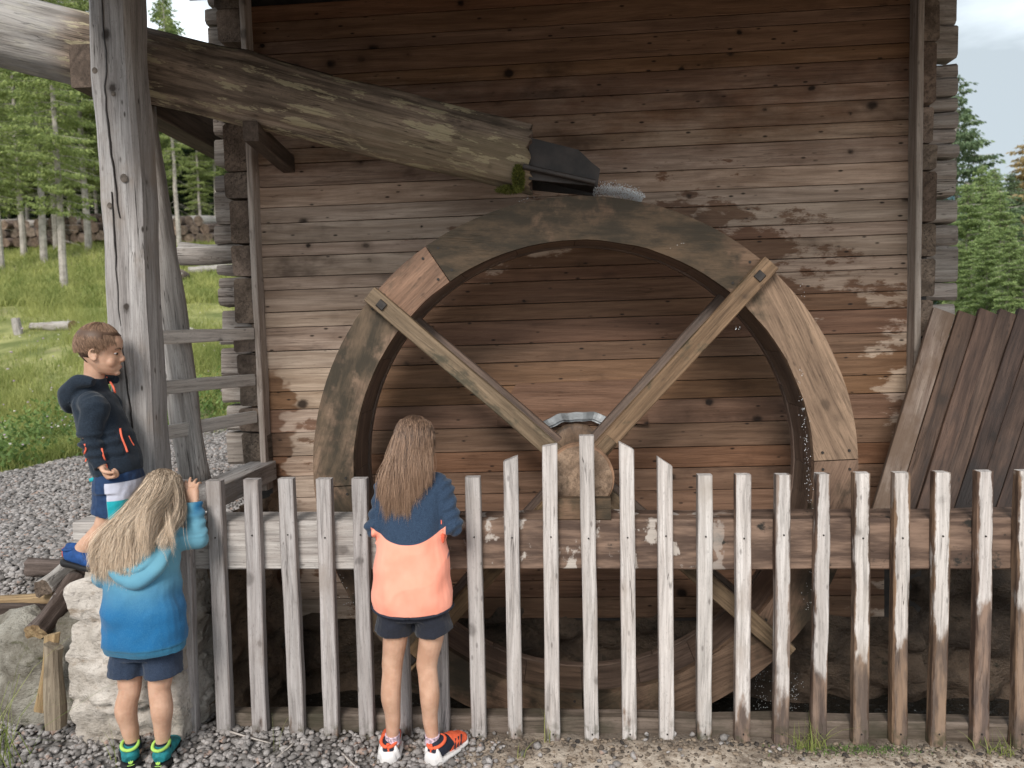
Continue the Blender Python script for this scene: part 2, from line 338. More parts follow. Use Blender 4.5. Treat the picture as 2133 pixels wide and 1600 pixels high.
def attrmat(name, c0, c1, rough=.8, spec=.3, trans=0, extra=None, ns=30):
    t = T(name); a = t.attr('rnd'); col = t.mix(a, c0, c1)
    if extra: col = extra(t, col)
    t.bump(t.noise(t.pos(), ns*3, 3), .3, .003)
    m = t.fin(col, rough, spec)
    if trans:
        tr = t.n('BsdfTranslucent', {'Color': col}); ms = t.n('MixShader', {0: trans, 1: t.b.outputs[0], 2: tr.outputs[0]})
        t.t.links.new(ms.outputs[0], t.t.nodes['Material Output'].inputs[0])
    return m
def gex(t, col):
    col = t.mix(t.rng(t.noise(t.pos(), 25, 2), .6, .7), col, (.36, .25, .20, 1))
    return t.mix(t.math('MULTIPLY', t.rng(t.noise(t.pos(), 160, 3), .4, .65), .5), col, tuple([.14, .13, .125, 1]))
M_gravel = attrmat('gravel_stone', (.13, .115, .105), (.45, .41, .39), .85, extra=gex)
M_grit = attrmat('grit', (.035, .03, .028), (.30, .23, .17), .85)
M_grass = attrmat('grass_blades', (.15, .20, .045), (.46, .46, .16), .6, .3, .35)
M_weed = attrmat('weed_leaves', (.07, .13, .03), (.25, .34, .10), .6, .3, .3)
M_flower = attrmat('flowers', (.35, .20, .36), (.75, .70, .62), .7)
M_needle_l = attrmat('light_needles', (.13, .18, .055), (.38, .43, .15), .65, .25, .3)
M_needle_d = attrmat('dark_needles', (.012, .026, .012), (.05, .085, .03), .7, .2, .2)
M_needle_r = attrmat('bright_needles', (.11, .17, .06), (.34, .42, .16), .65, .25, .3)
M_needle_b = attrmat('bluish_needles', (.06, .10, .05), (.20, .26, .13), .7, .25, .2)
M_larch = attrmat('golden_needles', (.28, .19, .08), (.52, .40, .20), .7, .25, .3)
M_bark_p = simple('pale_bark', (.37, .33, .29), .9, .1, 5, .3, .6, 12, .02)
M_bark_d = simple('dark_bark', (.11, .085, .07), .9, .1, 5, .3, .6, 12, .02)
# ------------------------------------------------------------------ terrain
PITX0, PITX1, PITY0, PITY1 = -1.46, 4.2, 2.84, 3.95
def sstep(a, b, v):
    v = np.clip((v-a)/(b-a), 0, 1); return v*v*(3-2*v)
def gh(x, y):
    """ground height (numpy)"""
    x = np.asarray(x, float); y = np.asarray(y, float)
    h = .52*sstep(2.8, 3.35, y)*(1-sstep(-1.62, -1.5, x)*(1-sstep(3.6, 4.0, y)))
    slope = .262*np.clip(y-8.0, 0, 45)
    slope = slope*(1-sstep(-1, 6, x-.05*y)) + np.where(y > 8, -.03*(y-8), 0)*sstep(-1, 6, x-.05*y)
    h = h+slope + np.where(y > 5, .10*np.sin(x*.9+y*.4)*sstep(5, 12, y)*np.cos(y*.55-x*.3), 0)
    h = h+.010*np.sin(x*5.1+y*3.3)*np.cos(y*6.1-x*2.2)
    return h
def ghs(x, y): return float(gh(x, y))
xs = np.unique(np.concatenate([np.arange(-60, -8, 1.5), np.arange(-8, -2.1, .12), np.arange(-2.1, 4.4, .06), [PITX0, PITX1], np.arange(4.4, 10, .4), np.arange(10, 60.1, 2.5)]))
ys = np.unique(np.concatenate([np.arange(-20, 0, 2), np.arange(0, 2.2, .2), np.arange(2.2, 4.1, .06), [PITY0, PITY1], np.arange(4.1, 10, .18), np.arange(10, 60, .9)]))
GX, GY = np.meshgrid(xs, ys); GZ = gh(GX, GY)
nx, ny = len(xs), len(ys)
ii, jj = np.meshgrid(np.arange(nx-1), np.arange(ny-1)); ii = ii.ravel(); jj = jj.ravel()
cx = (xs[ii]+xs[ii+1])/2; cy = (ys[jj]+ys[jj+1])/2
keep = ~((cx > PITX0) & (cx < PITX1) & (cy > PITY0) & (cy < PITY1))
ii = ii[keep]; jj = jj[keep]
F_ = np.stack([jj*nx+ii, jj*nx+ii+1, (jj+1)*nx+ii+1, (jj+1)*nx+ii], 1)
def meadow_mask(x, y):
    e = np.maximum(5.3-.0*x, np.minimum(8.2, 5.3+(x+4.75)*9))
    wob = .45*np.sin(x*2.3+1)*np.cos(y*1.7)+.25*np.sin(x*6+y*4)
    return sstep(-.25, .35, y-e+wob*.6)
ground = mesh_obj('ground', np.stack([GX.ravel(), GY.ravel(), GZ.ravel()], 1), F_, M_ground, smooth=True, attr={'meadow': meadow_mask(GX.ravel(), GY.ravel())})
tag(ground, kind='structure')
# distant wooded ridge
rv = []; rf = []
for i in range(81):
    X = -420+i*12.0
    top = 74+ 16*MN.fractal((X*.006, 3, 0), 1, 2, 4) + 9*MN.fractal((X*.05, 1, 0), .9, 2, 4) + X*.02
    for k in range(9):
        tt = k/8; rv.append((X+4*MN.noise((X, k, 0)), 300+tt*140+5*MN.noise((X*.1, k*1.0, 4)), -40+(top+40)*(math.sin(tt*math.pi/2))))
for i in range(80):
    for k in range(8): rf.append((i*9+k, (i+1)*9+k, (i+1)*9+k+1, i*9+k+1))
t = T('hazed_far_forest'); c = t.mix(t.rng(t.noise(t.map(t.pos(), (1, 1, .5)), .09, 8, .75), .35, .65), (.04, .075, .085), (.10, .15, .16)); t.bump(t.noise(t.pos(), .2, 6), 1, 3); M_hill = t.fin(c, 1, 0)  # bluish aerial haze is painted into the forest colour
tag(mesh_obj('hill', rv, rf, M_hill, smooth=True), kind='structure')

# pit: rock sides, wet floor, water
tag(mesh_obj('pit_floor', [(PITX0-.2, PITY0, -.62), (PITX1+.3, PITY0, -.62), (PITX1+.3, PITY1+.2, -.62), (PITX0-.2, PITY1+.2, -.62)], [(0, 1, 2, 3)], M_wetrock), kind='structure')
def rockwall(name, o, u, vv, nu, nv, mat, amp=.07, seed=0, fs=3.2, label=None):
    o = Vector(o); u = Vector(u); vv = Vector(vv); nn = u.cross(vv).normalized(); vs = []
    for j in range(nv+1):
        for i in range(nu+1):
            p = o+u*(i/nu)+vv*(j/nv)
            q = Vector((p.x, p.y, p.z*1.5))*fs+Vector((seed, 0, 0))
            c = MN.voronoi(q)[0]; d = (c[1]-c[0])
            a = amp*(min(d*2.2, 1)-.5)+amp*.7*MN.fractal(q*1.6, 1, 2, 4)
            vs.append(p+nn*a)
    fs_ = [(j*(nu+1)+i, j*(nu+1)+i+1, (j+1)*(nu+1)+i+1, (j+1)*(nu+1)+i) for j in range(nv) for i in range(nu)]
    return mesh_obj(name, vs, fs_, mat, smooth=True)
tag(rockwall('pit_side_wall', (PITX0, 3.9, -.62), (0, -1.06, 0), (0, 0, 1.47), 44, 60, M_brownrock, .06, 3), kind='structure')
tag(rockwall('pit_back_wall', (-1.5, 3.655, -.62), (3.3, 0, 0), (0, 0, .80), 120, 34, M_wetrock, .07, 9), kind='structure')
tag(rockwall('pit_far_wall', (1.68, 3.66, -.62), (2.6, 0, 0), (0, 0, 1.45), 90, 50, M_wetrock, .07, 5), kind='structure')
tag(rockwall('pit_near_wall', (4.2, 2.86, -.62), (-5.7, 0, 0), (0, 0, .62), 60, 8, M_wetrock, .02, 5), kind='structure')
t = T('pit_water'); nzz = t.noise(t.map(t.pos(), (1, 1, 1)), 22, 4, .6, 1.5)
fo = t.rng(t.noise(t.pos(), 34, 6, .8), .60, .70); t.bump(nzz, .8, .03)
M_water = t.fin(t.mix(t.math('MULTIPLY', fo, .5), (.012, .011, .009), (.5, .52, .52)), .08, .5)
tag(mesh_obj('water', [(PITX0-.1, PITY0, -.30), (PITX1+.2, PITY0, -.30), (PITX1+.2, PITY1, -.30), (PITX0-.1, PITY1, -.30)], [(0, 1, 2, 3)], M_water), kind='structure')

# ------------------------------------------------------------------ mill house
WALLY = 3.65
house = empty('mill_house', (.1, WALLY, 0), 'log mill house with brown horizontal plank cladding behind the water wheel', 'mill')
Lr = [-60, -24, 20.6, 48.4, 99, 130, 176.5, 212.5, 258, 291, 343, 386.5, 421, 466, 494, 537, 565, 612, 647.5, 697.5, 737, 785, 823, 875, 925, 969, 1016, 1063, 1111, 1158, 1205, 1241, 1286]
Ll = [12, 47, 89, 115, 163, 193, 236, 270, 313, 344, 391, 434, 467, 510, 536, 579, 606, 652, 684, 733, 770, 818, 855, 903, 952, 994, 1038, 1082, 1127, 1171, 1215, 1249, 1291]
for i in range(len(Lr)-1):
    xl, xr = 541+.011*(Ll[i]), 1702
    def pt(x, yl, yr): return P(x, yl+(yr-yl)*(x-545)/(1702-545), WALLY)
    x0, x1 = 524, 1906
    if Lr[i] > 1100: x1 = 1842
    if Ll[i] > 960: x0 = 568
    A = pt(x0, Ll[i], Lr[i]); B = pt(x0, Ll[i+1], Lr[i+1]); C_ = pt(x1, Ll[i], Lr[i]); D_ = pt(x1, Ll[i+1], Lr[i+1])
    h0 = (A-B).length; h1 = (C_-D_).length
    dy = random.uniform(-.0018, .0018)
    a = (A+B)/2+V(0, .012+dy, 0); b = (C_+D_)/2+V(0, .012+dy+random.uniform(-.002, .002), 0)
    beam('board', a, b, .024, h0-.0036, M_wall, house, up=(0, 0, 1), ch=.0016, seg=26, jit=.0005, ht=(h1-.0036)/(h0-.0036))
# two more boards up under the roof
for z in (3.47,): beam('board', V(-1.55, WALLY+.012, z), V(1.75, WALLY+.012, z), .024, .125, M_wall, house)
mesh_obj('backing', [(-1.6, 3.676, .1), (1.8, 3.676, .1), (1.8, 3.676, 3.55), (-1.6, 3.676, 3.55), (-1.6, 3.70, .1), (1.8, 3.70, .1), (1.8, 3.70, 3.55), (-1.6, 3.70, 3.55)],
         [(0, 1, 2, 3), (7, 6, 5, 4), (0, 3, 7, 4), (1, 5, 6, 2)], M_iron, house)
# edge trims standing proud of the planks
a = P(503, 0, 3.57); b = P(551, 1022, 3.57)
d = (a-b).normalized(); beam('trim', b, b+d*3.0, .03, .085, M_trim, house, up=(0, 1, 0), seg=24, jit=.002).location += V(0, .042, 0)
a = P(1920, 0, 3.57); b = P(1911, 780, 3.57)
d = (a-b).normalized(); beam('trim', b-d*.9, b+d*2.2, .03, .085, M_trim, house, up=(0, 1, 0), seg=24, jit=.002).location += V(0, .042, 0)
# board over the shaft with sheet metal collar
S = 1500/3.6
def poly_extrude(name, pts, y0, y1, mat, parent, M=None):
    n = len(pts); c = sum((Vector((p[0], 0, p[1])) for p in pts), Vector())/n
    vs = [(p[0]-c.x, y0, p[1]-c.z) for p in pts]+[(p[0]-c.x, y1, p[1]-c.z) for p in pts]
    fs = [tuple(range(n)), tuple(reversed(range(n, 2*n)))]+[(i, i+n, (i+1) % n+n, (i+1) % n) for i in range(n)]
    o = mesh_obj(name, vs, fs, mat, parent, Matrix.Translation(c)); fixn(o.data); return o
def fixn(me):
    bm = bmesh.new(); bm.from_mesh(me); bmesh.ops.recalc_face_normals(bm, faces=bm.faces); bm.to_mesh(me); bm.free()
pp = [P(x, y, 3.63) for x, y in ((1036, 886), (1036, 868), (1075, 800), (1330, 790), (1350, 872), (1350, 884), (1285, 880), (1250, 866), (1200, 860), (1150, 868), (1110, 886))]
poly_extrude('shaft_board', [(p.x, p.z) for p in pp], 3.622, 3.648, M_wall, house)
for (rr, cy_) in ((.150, 3.612), (.162, 3.60)):
    vs = []; n = 30
    for i in range(n+1):
        a_ = rad(28)+rad(124)*i/n; wz = .003*math.sin(i*.7)+.002*math.sin(i*1.3)
        cxx = WCX+.02; x_ = cxx+math.cos(a_)*rr*1.55; z_ = WCZ+.02+math.sin(a_)*(rr+wz)*.95
        for (dr, dy) in ((-.018, 0), (.018, .004), (.018, .016), (-.018, .012)): vs.append((x_+dr*math.cos(a_), cy_+dy+wz, z_+dr*math.sin(a_)))
    fs = [(i*4+k, (i+1)*4+k, (i+1)*4+(k+1) % 4, i*4+(k+1) % 4) for i in range(n) for k in range(4)]+[(0, 1, 2, 3), (n*4+3, n*4+2, n*4+1, n*4)]
    o = mesh_obj('metal_collar', vs, fs, M_sheet, house); fixn(o.data)
# corner logs: end faces of the side walls (dark) and ends of the front wall logs (pale)
def yz(x, y, Y): return P(x, y, Y).z
dl = [(-70, 20), (22, 92), (165, 255), (257, 358), (360, 413), (417, 507), (512, 578), (581, 676), (680, 733), (736, 780), (783, 846), (810+38, 898), (901, 968)]
for i, (y0, y1) in enumerate(dl):
    xr = 494+.052*y1; z1 = yz(xr, y0, 3.6); z0 = yz(xr, y1, 3.6); xc = P(xr-20+(4 if i > 4 else 0), y0, 3.6).x
    fr = 3.6+random.uniform(-.02, .012)
    beam('side_log', V(xc, fr, (z0+z1)/2), V(xc+.0, 6.8, (z0+z1)/2), .135, z1-z0-.004, M_logend, house, ch=.012, seg=14, jit=.007)
dr_ = [(-40, 0), (2, 88), (90, 218), (221, 296), (300, 354), (357, 462), (465, 534), (537, 617), (622, 700), (704, 790), (794, 870), (874, 960)]
for i, (y0, y1) in enumerate(dr_):
    xr = 1955-.015*y1; z1 = yz(xr, y0, 3.6); z0 = yz(xr, y1, 3.6); xc = P(xr, y0, 3.6).x-.040+random.uniform(-.004, .004)
    beam('side_log', V(xc, 3.6+random.uniform(-.02, .012), (z0+z1)/2), V(xc, 6.8, (z0+z1)/2), .085, z1-z0-.004, M_logend, house, ch=.010, seg=14, jit=.006)
ll = [(-70, 15), (17, 54), (57, 110), (112, 180), (184, 236), (240, 286), (289, 345), (362, 398), (404, 470), (472, 510), (552, 575), (577, 600), (602, 641), (644, 690), (693, 718), (720, 780), (783, 839), (842, 897), (900, 970)]
for i, (y0, y1) in enumerate(ll):
    xe = 432+.045*y1; z1 = yz(xe, y0, 3.75); z0 = yz(xe, y1, 3.75); xa = P(xe+random.uniform(-5, 4), y0, 3.75).x
    beam('front_log', V(xa, 3.785, (z0+z1)/2), V(-.8, 3.785, (z0+z1)/2), .13, z1-z0-.005, M_logside, house, ch=.014, seg=16, jit=.010)
lr = [(-60, 52), (54, 126), (128, 163), (165, 201), (203, 230), (232, 266), (268, 299), (301, 332), (335, 375), (377, 415), (418, 467), (470, 512), (514, 586), (590, 626), (630, 690), (693, 760), (763, 830), (833, 900)]
for i, (y0, y1) in enumerate(lr):
    xe = 1990-.002*y1; z1 = yz(xe, y0, 3.75); z0 = yz(xe, y1, 3.75); xa = P(xe+random.uniform(-7, 2), y0, 3.75).x
    beam('front_log', V(.9, 3.785, (z0+z1)/2), V(xa, 3.785, (z0+z1)/2), .13, z1-z0-.005, M_logside, house, ch=.014, seg=16, jit=.010)
# the one long log sticking out to the left, its bark torn near the corner
a = P(378, 528, 3.8); b = P(497, 532, 3.8)
roundlog('projecting_log', a, b+V(.6, 0, 0), .055, .05, M_grey, house, seed=4, bump=.014, ridge=.012, endmat=M_cut)
# eave: boards overhanging the wheel
for i in range(14):
    y0 = 2.05+i*.35; z = 2.76+(y0-2.05)*.47
    beam('roof_board', V(-1.85, y0+.17, z+.07), V(2.6, y0+.17, z+.07), .42, .03, M_bearer, house, up=V(0, -.40, 1), seg=6)
for i in range(7):
    X = -1.75+i*.72
    beam('rafter', V(X, 2.06, 2.72), V(X, 6.9, 2.72+4.84*.47), .09, .12, M_bearer, house, seg=5)
beam('wall_plate', V(-1.9, 3.76, 3.42), V(2.1, 3.76, 3.42), .08, .08, M_bearer, house)

# ------------------------------------------------------------------ water wheel
wheel = empty('waterwheel', (WCX, WY+.15, WCZ-WRO), 'large wooden overshot water wheel with four front spokes, mounted before the plank wall', 'water wheel')
def arcseg(name, a0, a1, ri, ro, y0, y1, mat, parent, step=3.0, jit=0):
    n = max(1, int(math.ceil((a1-a0)/step))); am = rad((a0+a1)/2); rm = (ri+ro)/2
    o = Vector((WCX+rm*math.cos(am), (y0+y1)/2, WCZ+rm*math.sin(am)))
    X = Vector((-math.sin(am), 0, math.cos(am))); Z = Vector((math.cos(am), 0, math.sin(am))); Y = Z.cross(X)
    M = Matrix(((X.x, Y.x, Z.x, o.x), (X.y, Y.y, Z.y, o.y), (X.z, Y.z, Z.z, o.z), (0, 0, 0, 1))); Mi = M.inverted()
    vs = []
    for i in range(n+1):
        a_ = rad(a0+(a1-a0)*i/n)
        j = jit*MN.noise((a_*9, ri, y0))
        for (r_, y_) in ((ri+j, y0), (ro+j*.5, y0), (ro+j*.5, y1), (ri+j, y1)):
            vs.append(Mi @ Vector((WCX+r_*math.cos(a_), y_, WCZ+r_*math.sin(a_))))
    fs = [(i*4+k, (i+1)*4+k, (i+1)*4+(k+1) % 4, i*4+(k+1) % 4) for i in range(n) for k in range(4)]+[(0, 1, 2, 3), (n*4+3, n*4+2, n*4+1, n*4)]
    ob = mesh_obj(name, vs, fs, mat, parent, M); fixn(ob.data); return ob
g = .12
cuts = [2, 48.5, 123, 138.6, 183, 228.5, 270, 318.5, 362]
for i in range(8):
    m = M_rimo if i == 2 else M_wheel
    o = arcseg('rim_board', cuts[i]+g, cuts[i+1]-g, WRI, WRO, WY+random.uniform(-.002, .002), WY+.035, m, wheel, jit=.004)
    if i == 2: o['label'] = 'orange brown rim board between joint and left spoke'
    for s_ in (0, 1):
        for rr in (WRI+.035, WRO-.035):
            a_ = rad((cuts[i]+2.0) if s_ == 0 else (cuts[i+1]-2.0))
            bm = bmesh.new(); bmesh.ops.create_cone(bm, cap_ends=True, segments=6, radius1=.006, radius2=.006, depth=.006)
            me = bpy.data.meshes.new('nail'); bm.to_mesh(me); bm.free(); me.materials.append(M_nail)
            reg(bpy.data.objects.new('nail', me), Matrix.Translation((WCX+rr*math.cos(a_), WY-.001, WCZ+rr*math.sin(a_))) @ Matrix.Rotation(rad(90), 4, 'X'), o)
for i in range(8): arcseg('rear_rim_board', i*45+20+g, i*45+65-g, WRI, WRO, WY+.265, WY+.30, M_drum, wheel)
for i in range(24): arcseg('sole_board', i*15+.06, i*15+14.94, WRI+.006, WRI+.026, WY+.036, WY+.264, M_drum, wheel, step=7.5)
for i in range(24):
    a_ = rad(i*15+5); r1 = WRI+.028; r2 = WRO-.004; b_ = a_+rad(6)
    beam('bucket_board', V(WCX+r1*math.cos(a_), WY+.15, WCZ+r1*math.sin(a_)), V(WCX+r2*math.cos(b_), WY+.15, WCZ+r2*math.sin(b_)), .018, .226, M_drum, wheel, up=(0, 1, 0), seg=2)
for a_ in (138.3, 47.4, 227.4, 318.3):
    d = V(math.cos(rad(a_)), 0, math.sin(rad(a_))); c = V(WCX, WY-.028, WCZ)
    o = beam('spoke', c+d*.05, c+d*(WRO+.006), .072, .054, M_spoke, wheel, up=(0, -1, 0), seg=14, jit=.002)
    bq = c+d*(WRO-.065)+V(0, -.03, 0)
    b2 = beam('bolt_plate', bq-d*.017, bq+d*.017, .036, .012, M_iron, o, up=(0, -1, 0), seg=1, ch=.004)
    c = V(WCX, WY+.235, WCZ); beam('rear_spoke', c+d*.05, c+d*(WRI+.01), .072, .054, M_drum, wheel, up=(0, -1, 0), seg=8)
d = V(math.cos(rad(47.4)), 0, math.sin(rad(47.4))); c = V(WCX, WY-.062, WCZ)
beam('wedge_block', c+d*.12+V(.0, 0, .0), c+d*.20, .05, .03, M_spoke, wheel, up=(0, -1, 0), seg=2)
sh = roundlog('shaft', V(WCX, 2.885, WCZ), V(WCX, 3.9, WCZ), .131, .134, M_shaft, wheel, n=32, seg=20, bump=.002, ridge=.003, endmat=M_shaft)
for y_ in (2.895, 2.935):
    bm = bmesh.new(); n = 40
    vs = []
    for i in range(n):
        a_ = 2*math.pi*i/n
        for (r_, dy) in ((.128, 0), (.139, 0), (.139, .022), (.128, .022)): vs.append((r_*math.cos(a_), dy, r_*math.sin(a_)))
    fs = [(i*4+k, ((i+1) % n)*4+k, ((i+1) % n)*4+(k+1) % 4, i*4+(k+1) % 4) for i in range(n) for k in range(4)]
    o = mesh_obj('iron_band', vs, fs, simple('rusty_band', (.24, .14, .085), .6, .4, 12, .4), sh, Matrix.Translation((WCX, y_, WCZ))); fixn(o.data)
# bearing beam with block; also carries the fence
bz = .871
bb = empty('bearing_beam', (0, 2.86, .67), 'long squared timber behind the pickets carrying the wheel shaft, pale left end, brown right', 'beam')
beam('timber', V(-2.0, 2.858, .772), V(4.3, 2.858, .766), .165, .197, M_beam, bb, seg=40, jit=.003, ch=.006)
bk = beam('bearing_block', V(WCX-.12, 2.80, .912), V(WCX+.115, 2.80, .912), .05, .085, M_wheel, bb, seg=4)
wt_ = empty('tie_beam', (-1.545, 3.2, .87), 'squared grey timber running from the fence beam back to the house corner', 'beam')
beam('timber', V(-1.545, 2.95, .92), V(-1.545, 3.62, .92), .13, .098, M_post, wt_, seg=8)
# right hand board screen
scr = empty('board_screen', (2.0, 3.1, .2), 'leaning screen of dark slanting planks right of the wheel', 'screen')
tops = [1941, 1992, 2036, 2078, 2117, 2160, 2206, 2254, 2300, 2345]
for i in range(9):
    A = P(tops[i]+1.2, 643+(12 if i == 1 else 5), 3.50); B = P(tops[i+1]-1.2, 645+(8 if i else 5), 3.50)
    f = .955
    xb0 = 1800+(tops[i]-1941)*f; xb1 = 1800+(tops[i+1]-1941)*f
    C_ = P(xb0+1, 1110, 3.12); D_ = P(xb1-1, 1110, 3.12)
    a = (A+B)/2; b = (C_+D_)/2; e = (b-a); b = a+e*1.08
    w0 = (B-A).length; w1 = w0+((D_-C_).length-w0)*1.08
    dy = random.uniform(-.006, .006)
    nrm = (B-A).cross(b-a).normalized()
    wa = ((B-A)-(B-A).project(b-a)).length
    beam('plank', a+nrm*dy, b+nrm*dy, wa, .026, M_panelp if i == 0 else M_panel, scr, up=nrm, seg=16, ch=.002, wt=w1/w0)
beam('crossbar', P(1935, 760, 3.47)+V(0, .03, 0), P(2345, 760, 3.47)+V(0, .03, 0), .07, .05, M_panel, scr)

# ------------------------------------------------------------------ flume
log = empty('log_flume', (-1.3, 3.15, 2.4), 'hollowed mossy tree trunk carrying water down to the wheel', 'flume')
A = P(-60, 48, 3.15); B = P(1106, 332, 3.15)
ob = roundlog('trunk', A, B, .158, .142, M_flume, log, n=72, seg=120, bump=.005, ridge=.012, seed=2.2, endmat=M_drum)
# hollow: carve the top of the trunk into a channel, and cut the end slightly slanted
me = ob.data; Ln = (B-A).length
for v in me.vertices:
    x, y, z = v.co; rr = math.hypot(y, z)
    if rr > .01 and z > .07 and abs(y) < .062: v.co.z = .075+.006*MN.noise((x*9, y*30, 0))
    if x > Ln-.02: v.co.x += -.035*(v.co.z/.14) + .014*MN.noise((y*30, z*30, 0))
    kx = (x-1.30)/.09                                     # branch stump on the upper side
    v.co.z += .012*math.exp(-kx*kx)*(1 if z > .03 else 0)
sp = empty('spout', (P(1180, 340, 3.15)), 'short dark wooden spout fixed to the end of the log flume', 'spout')
s0 = P(1100, 330, 3.1); s1 = P(1243, 372, 3.1)
dd = (s1-s0).normalized(); nn_ = V(0, 1, 0); uu = dd.cross(V(0, 1, 0)).normalized()
if uu.z < 0: uu = -uu
beam('bottom_board', s0-uu*.055, s1-uu*.035, .20, .018, M_spout, sp, up=uu, seg=4)
for y_ in (3.04, 3.25):
    pts = [P(1102, 286, 3.04), P(1205, 312, 3.04), P(1232, 338, 3.04), P(1250, 352, 3.04), P(1245, 388, 3.04), P(1102, 374, 3.04)]
    poly_extrude('side_board', [(p.x, p.z) for p in pts], y_, y_+.018, M_spout, sp)
t = T('clear_water'); M_drop = t.fin((.88, .90, .92), .25, .5)
def droplets(name, pts, r0, r1, label, cat=None, stretch=1.5):
    V0 = np.array([(0, 0, 1.), (1, 0, 0), (0, 1, 0), (-1, 0, 0), (0, -1, 0), (0, 0, -1)]); F0 = np.array([(0, 1, 2), (0, 2, 3), (0, 3, 4), (0, 4, 1), (5, 2, 1), (5, 3, 2), (5, 4, 3), (5, 1, 4)])
    vs = []; fs = []
    for i, p in enumerate(pts):
        r = random.uniform(r0, r1); s = V0*np.array([r, r, r*random.uniform(1, stretch)]); vs.append(s+np.array(p)); fs.append(F0+i*6)
    return tag(mesh_obj(name, np.concatenate(vs), np.concatenate(fs), M_drop, smooth=True), label, cat, kind='stuff')
pts = []
s_ = P(1246, 392, 3.12)
for i in range(2600):
    t_ = random.random()**.8; x = s_.x-.02+t_*.21; z = s_.z-.008-.045*t_*t_*1.0+abs(random.gauss(0, .004+.008*math.sin(t_*3))) -.002
    pts.append((x, 3.06+random.random()*.19, z+(random.random()**6)*.02))
droplets('splash', pts, .0006, .0022, 'white water splashing from the spout onto the wheel top')
pts = []
def drip(x0, y0, x1, y1, Y, n, sx=3):
    for i in range(n):
        t_ = random.random(); pts.append(tuple(P(x0+(x1-x0)*t_+random.gauss(0, sx), y0+(y1-y0)*t_, Y+random.uniform(-.04, .1))))
drip(1095, 405, 1092, 425, 3.1, 16, 8); drip(1665, 760, 1690, 1060, 3.0, 110, 4); drip(1530, 670, 1540, 690, 2.95, 8, 4)
drip(1665, 575, 1700, 760, 3.2, 26, 12); drip(705, 1190, 735, 1290, 3.0, 40, 8); drip(1690, 1190, 1675, 1280, 3.0, 26, 5); drip(1575, 1380, 1590, 1480, 3.4, 90, 12); drip(1660, 1400, 1650, 1480, 3.3, 60, 8)
drip(830, 1210, 850, 1330, 3.1, 14, 10); drip(1385, 520, 1450, 500, 3.0, 10, 6)
droplets('water_drops', pts, .0007, .0022, 'drops of water falling from the wheel rim')

# ------------------------------------------------------------------ post, bearers, brace and rails at the left
post = empty('timber_post', P(245, 1080, 2.86), 'tall grey squared post with long drying crack beside the boy', 'post')
pa = P(284, 1078, 2.785); pb_ = P(223, 0, 2.785)
PX = .158
pt_ = pa+(pb_-pa)*1.33
pa.z = .873; pa.y = 2.785+.075; pt_.y = 2.785+.075
po = beam('post_timber', pa, pt_, .168, .15, M_post, post, up=(0, -1, 0), ch=.017, seg=40, jit=.006)
# the long crack and knots
for (pl) in ([(212, 0), (214, 30), (222, 80), (228, 130), (226, 200), (229, 270), (240, 360), (253, 450)], [(230, 420), (238, 500), (243, 560), (250, 660), (258, 740), (268, 830)]):
    q = [P(x, y, 2.783) for x, y in pl]
    for k in range(len(q)-1):
        pass
q = [P(x, y, 2.7835) for x, y in ((212, -20), (216, 60), (224, 130), (219, 190), (226, 270), (236, 350), (250, 455))]
q2 = [P(x, y, 2.7835) for x, y in ((233, 400), (238, 480), (243, 560), (250, 660), (260, 760), (272, 850), (280, 930))]
for q_ in (q, q2):
    vs = []
    n = len(q_)
    dense = []
    for k in range(n-1):
        for s in range(6): dense.append(q_[k].lerp(q_[k+1], s/6))
    dense.append(q_[-1]); m_ = len(dense)
    for k, p_ in enumerate(dense):
        wd = .0019*math.sin(math.pi*min(1, k/m_*.98+.02))**.5+.0003+.0012*MN.noise((k*.8, 1, 0)); jx = .0045*MN.noise((k*.45, 7, 0))
        vs += [(p_.x-wd+jx, 2.7795-.0005, p_.z), (p_.x+wd+jx, 2.7795-.0005, p_.z), (p_.x+wd+jx, 2.795, p_.z), (p_.x-wd+jx, 2.795, p_.z)]
    fs = [(i*4+k, (i+1)*4+k, (i+1)*4+(k+1) % 4, i*4+(k+1) % 4) for i in range(m_-1) for k in range(4)]
    o = mesh_obj('crack', vs, fs, M_iron, po); fixn(o.data)
M_knot = simple('knot', (.12, .098, .082), .8, .2, 30, .5)
for (x, y, r_) in ((197, 147, .012), (235, 195, .009), (228, 428, .011), (258, 371, .016)):
    p_ = P(x, y, 2.781)
    bm = bmesh.new(); bmesh.ops.create_icosphere(bm, subdivisions=2, radius=r_)
    for v in bm.verts: v.co = Vector((v.co.x*(1+.2*MN.noise(v.co*60)), v.co.y*.18, v.co.z*(1.1+.2*MN.noise(v.co*60))))
    me = bpy.data.meshes.new('knot'); bm.to_mesh(me); bm.free(); me.materials.append(M_knot); reg(bpy.data.objects.new('knot', me), Matrix.Translation(p_), po)
br = empty('long_bearer', P(155, 140, 2.9), 'dark squared bearer passing behind the grey post to the house corner under the log', 'beam')
a = P(177, 138, 2.90); b = V(a.x-.005, 4.2, a.z-.0)
beam('timber', a, b, .125, .17, M_bearer, br, seg=10, jit=.003)
b3 = empty('short_bearer', P(500, 260, 3.3), 'short dark bearer poking from the plank wall beneath the log flume', 'beam')
a = P(508, 262, 2.98); b = V(a.x, 3.66, a.z); b.x = P(597, 305, 3.64).x
beam('timber', a+V(0, .06, -.005), b, .065, .085, M_bearer, b3, seg=6)
lg = roundlog('leaning_pole', P(407, 1003, 3.17), P(300, 225, 3.25), .070, .048, M_grey, None, seed=8, bump=.010, ridge=.006, seg=40)
tag(lg, 'round grey barked pole leaning behind the squared post', 'pole')
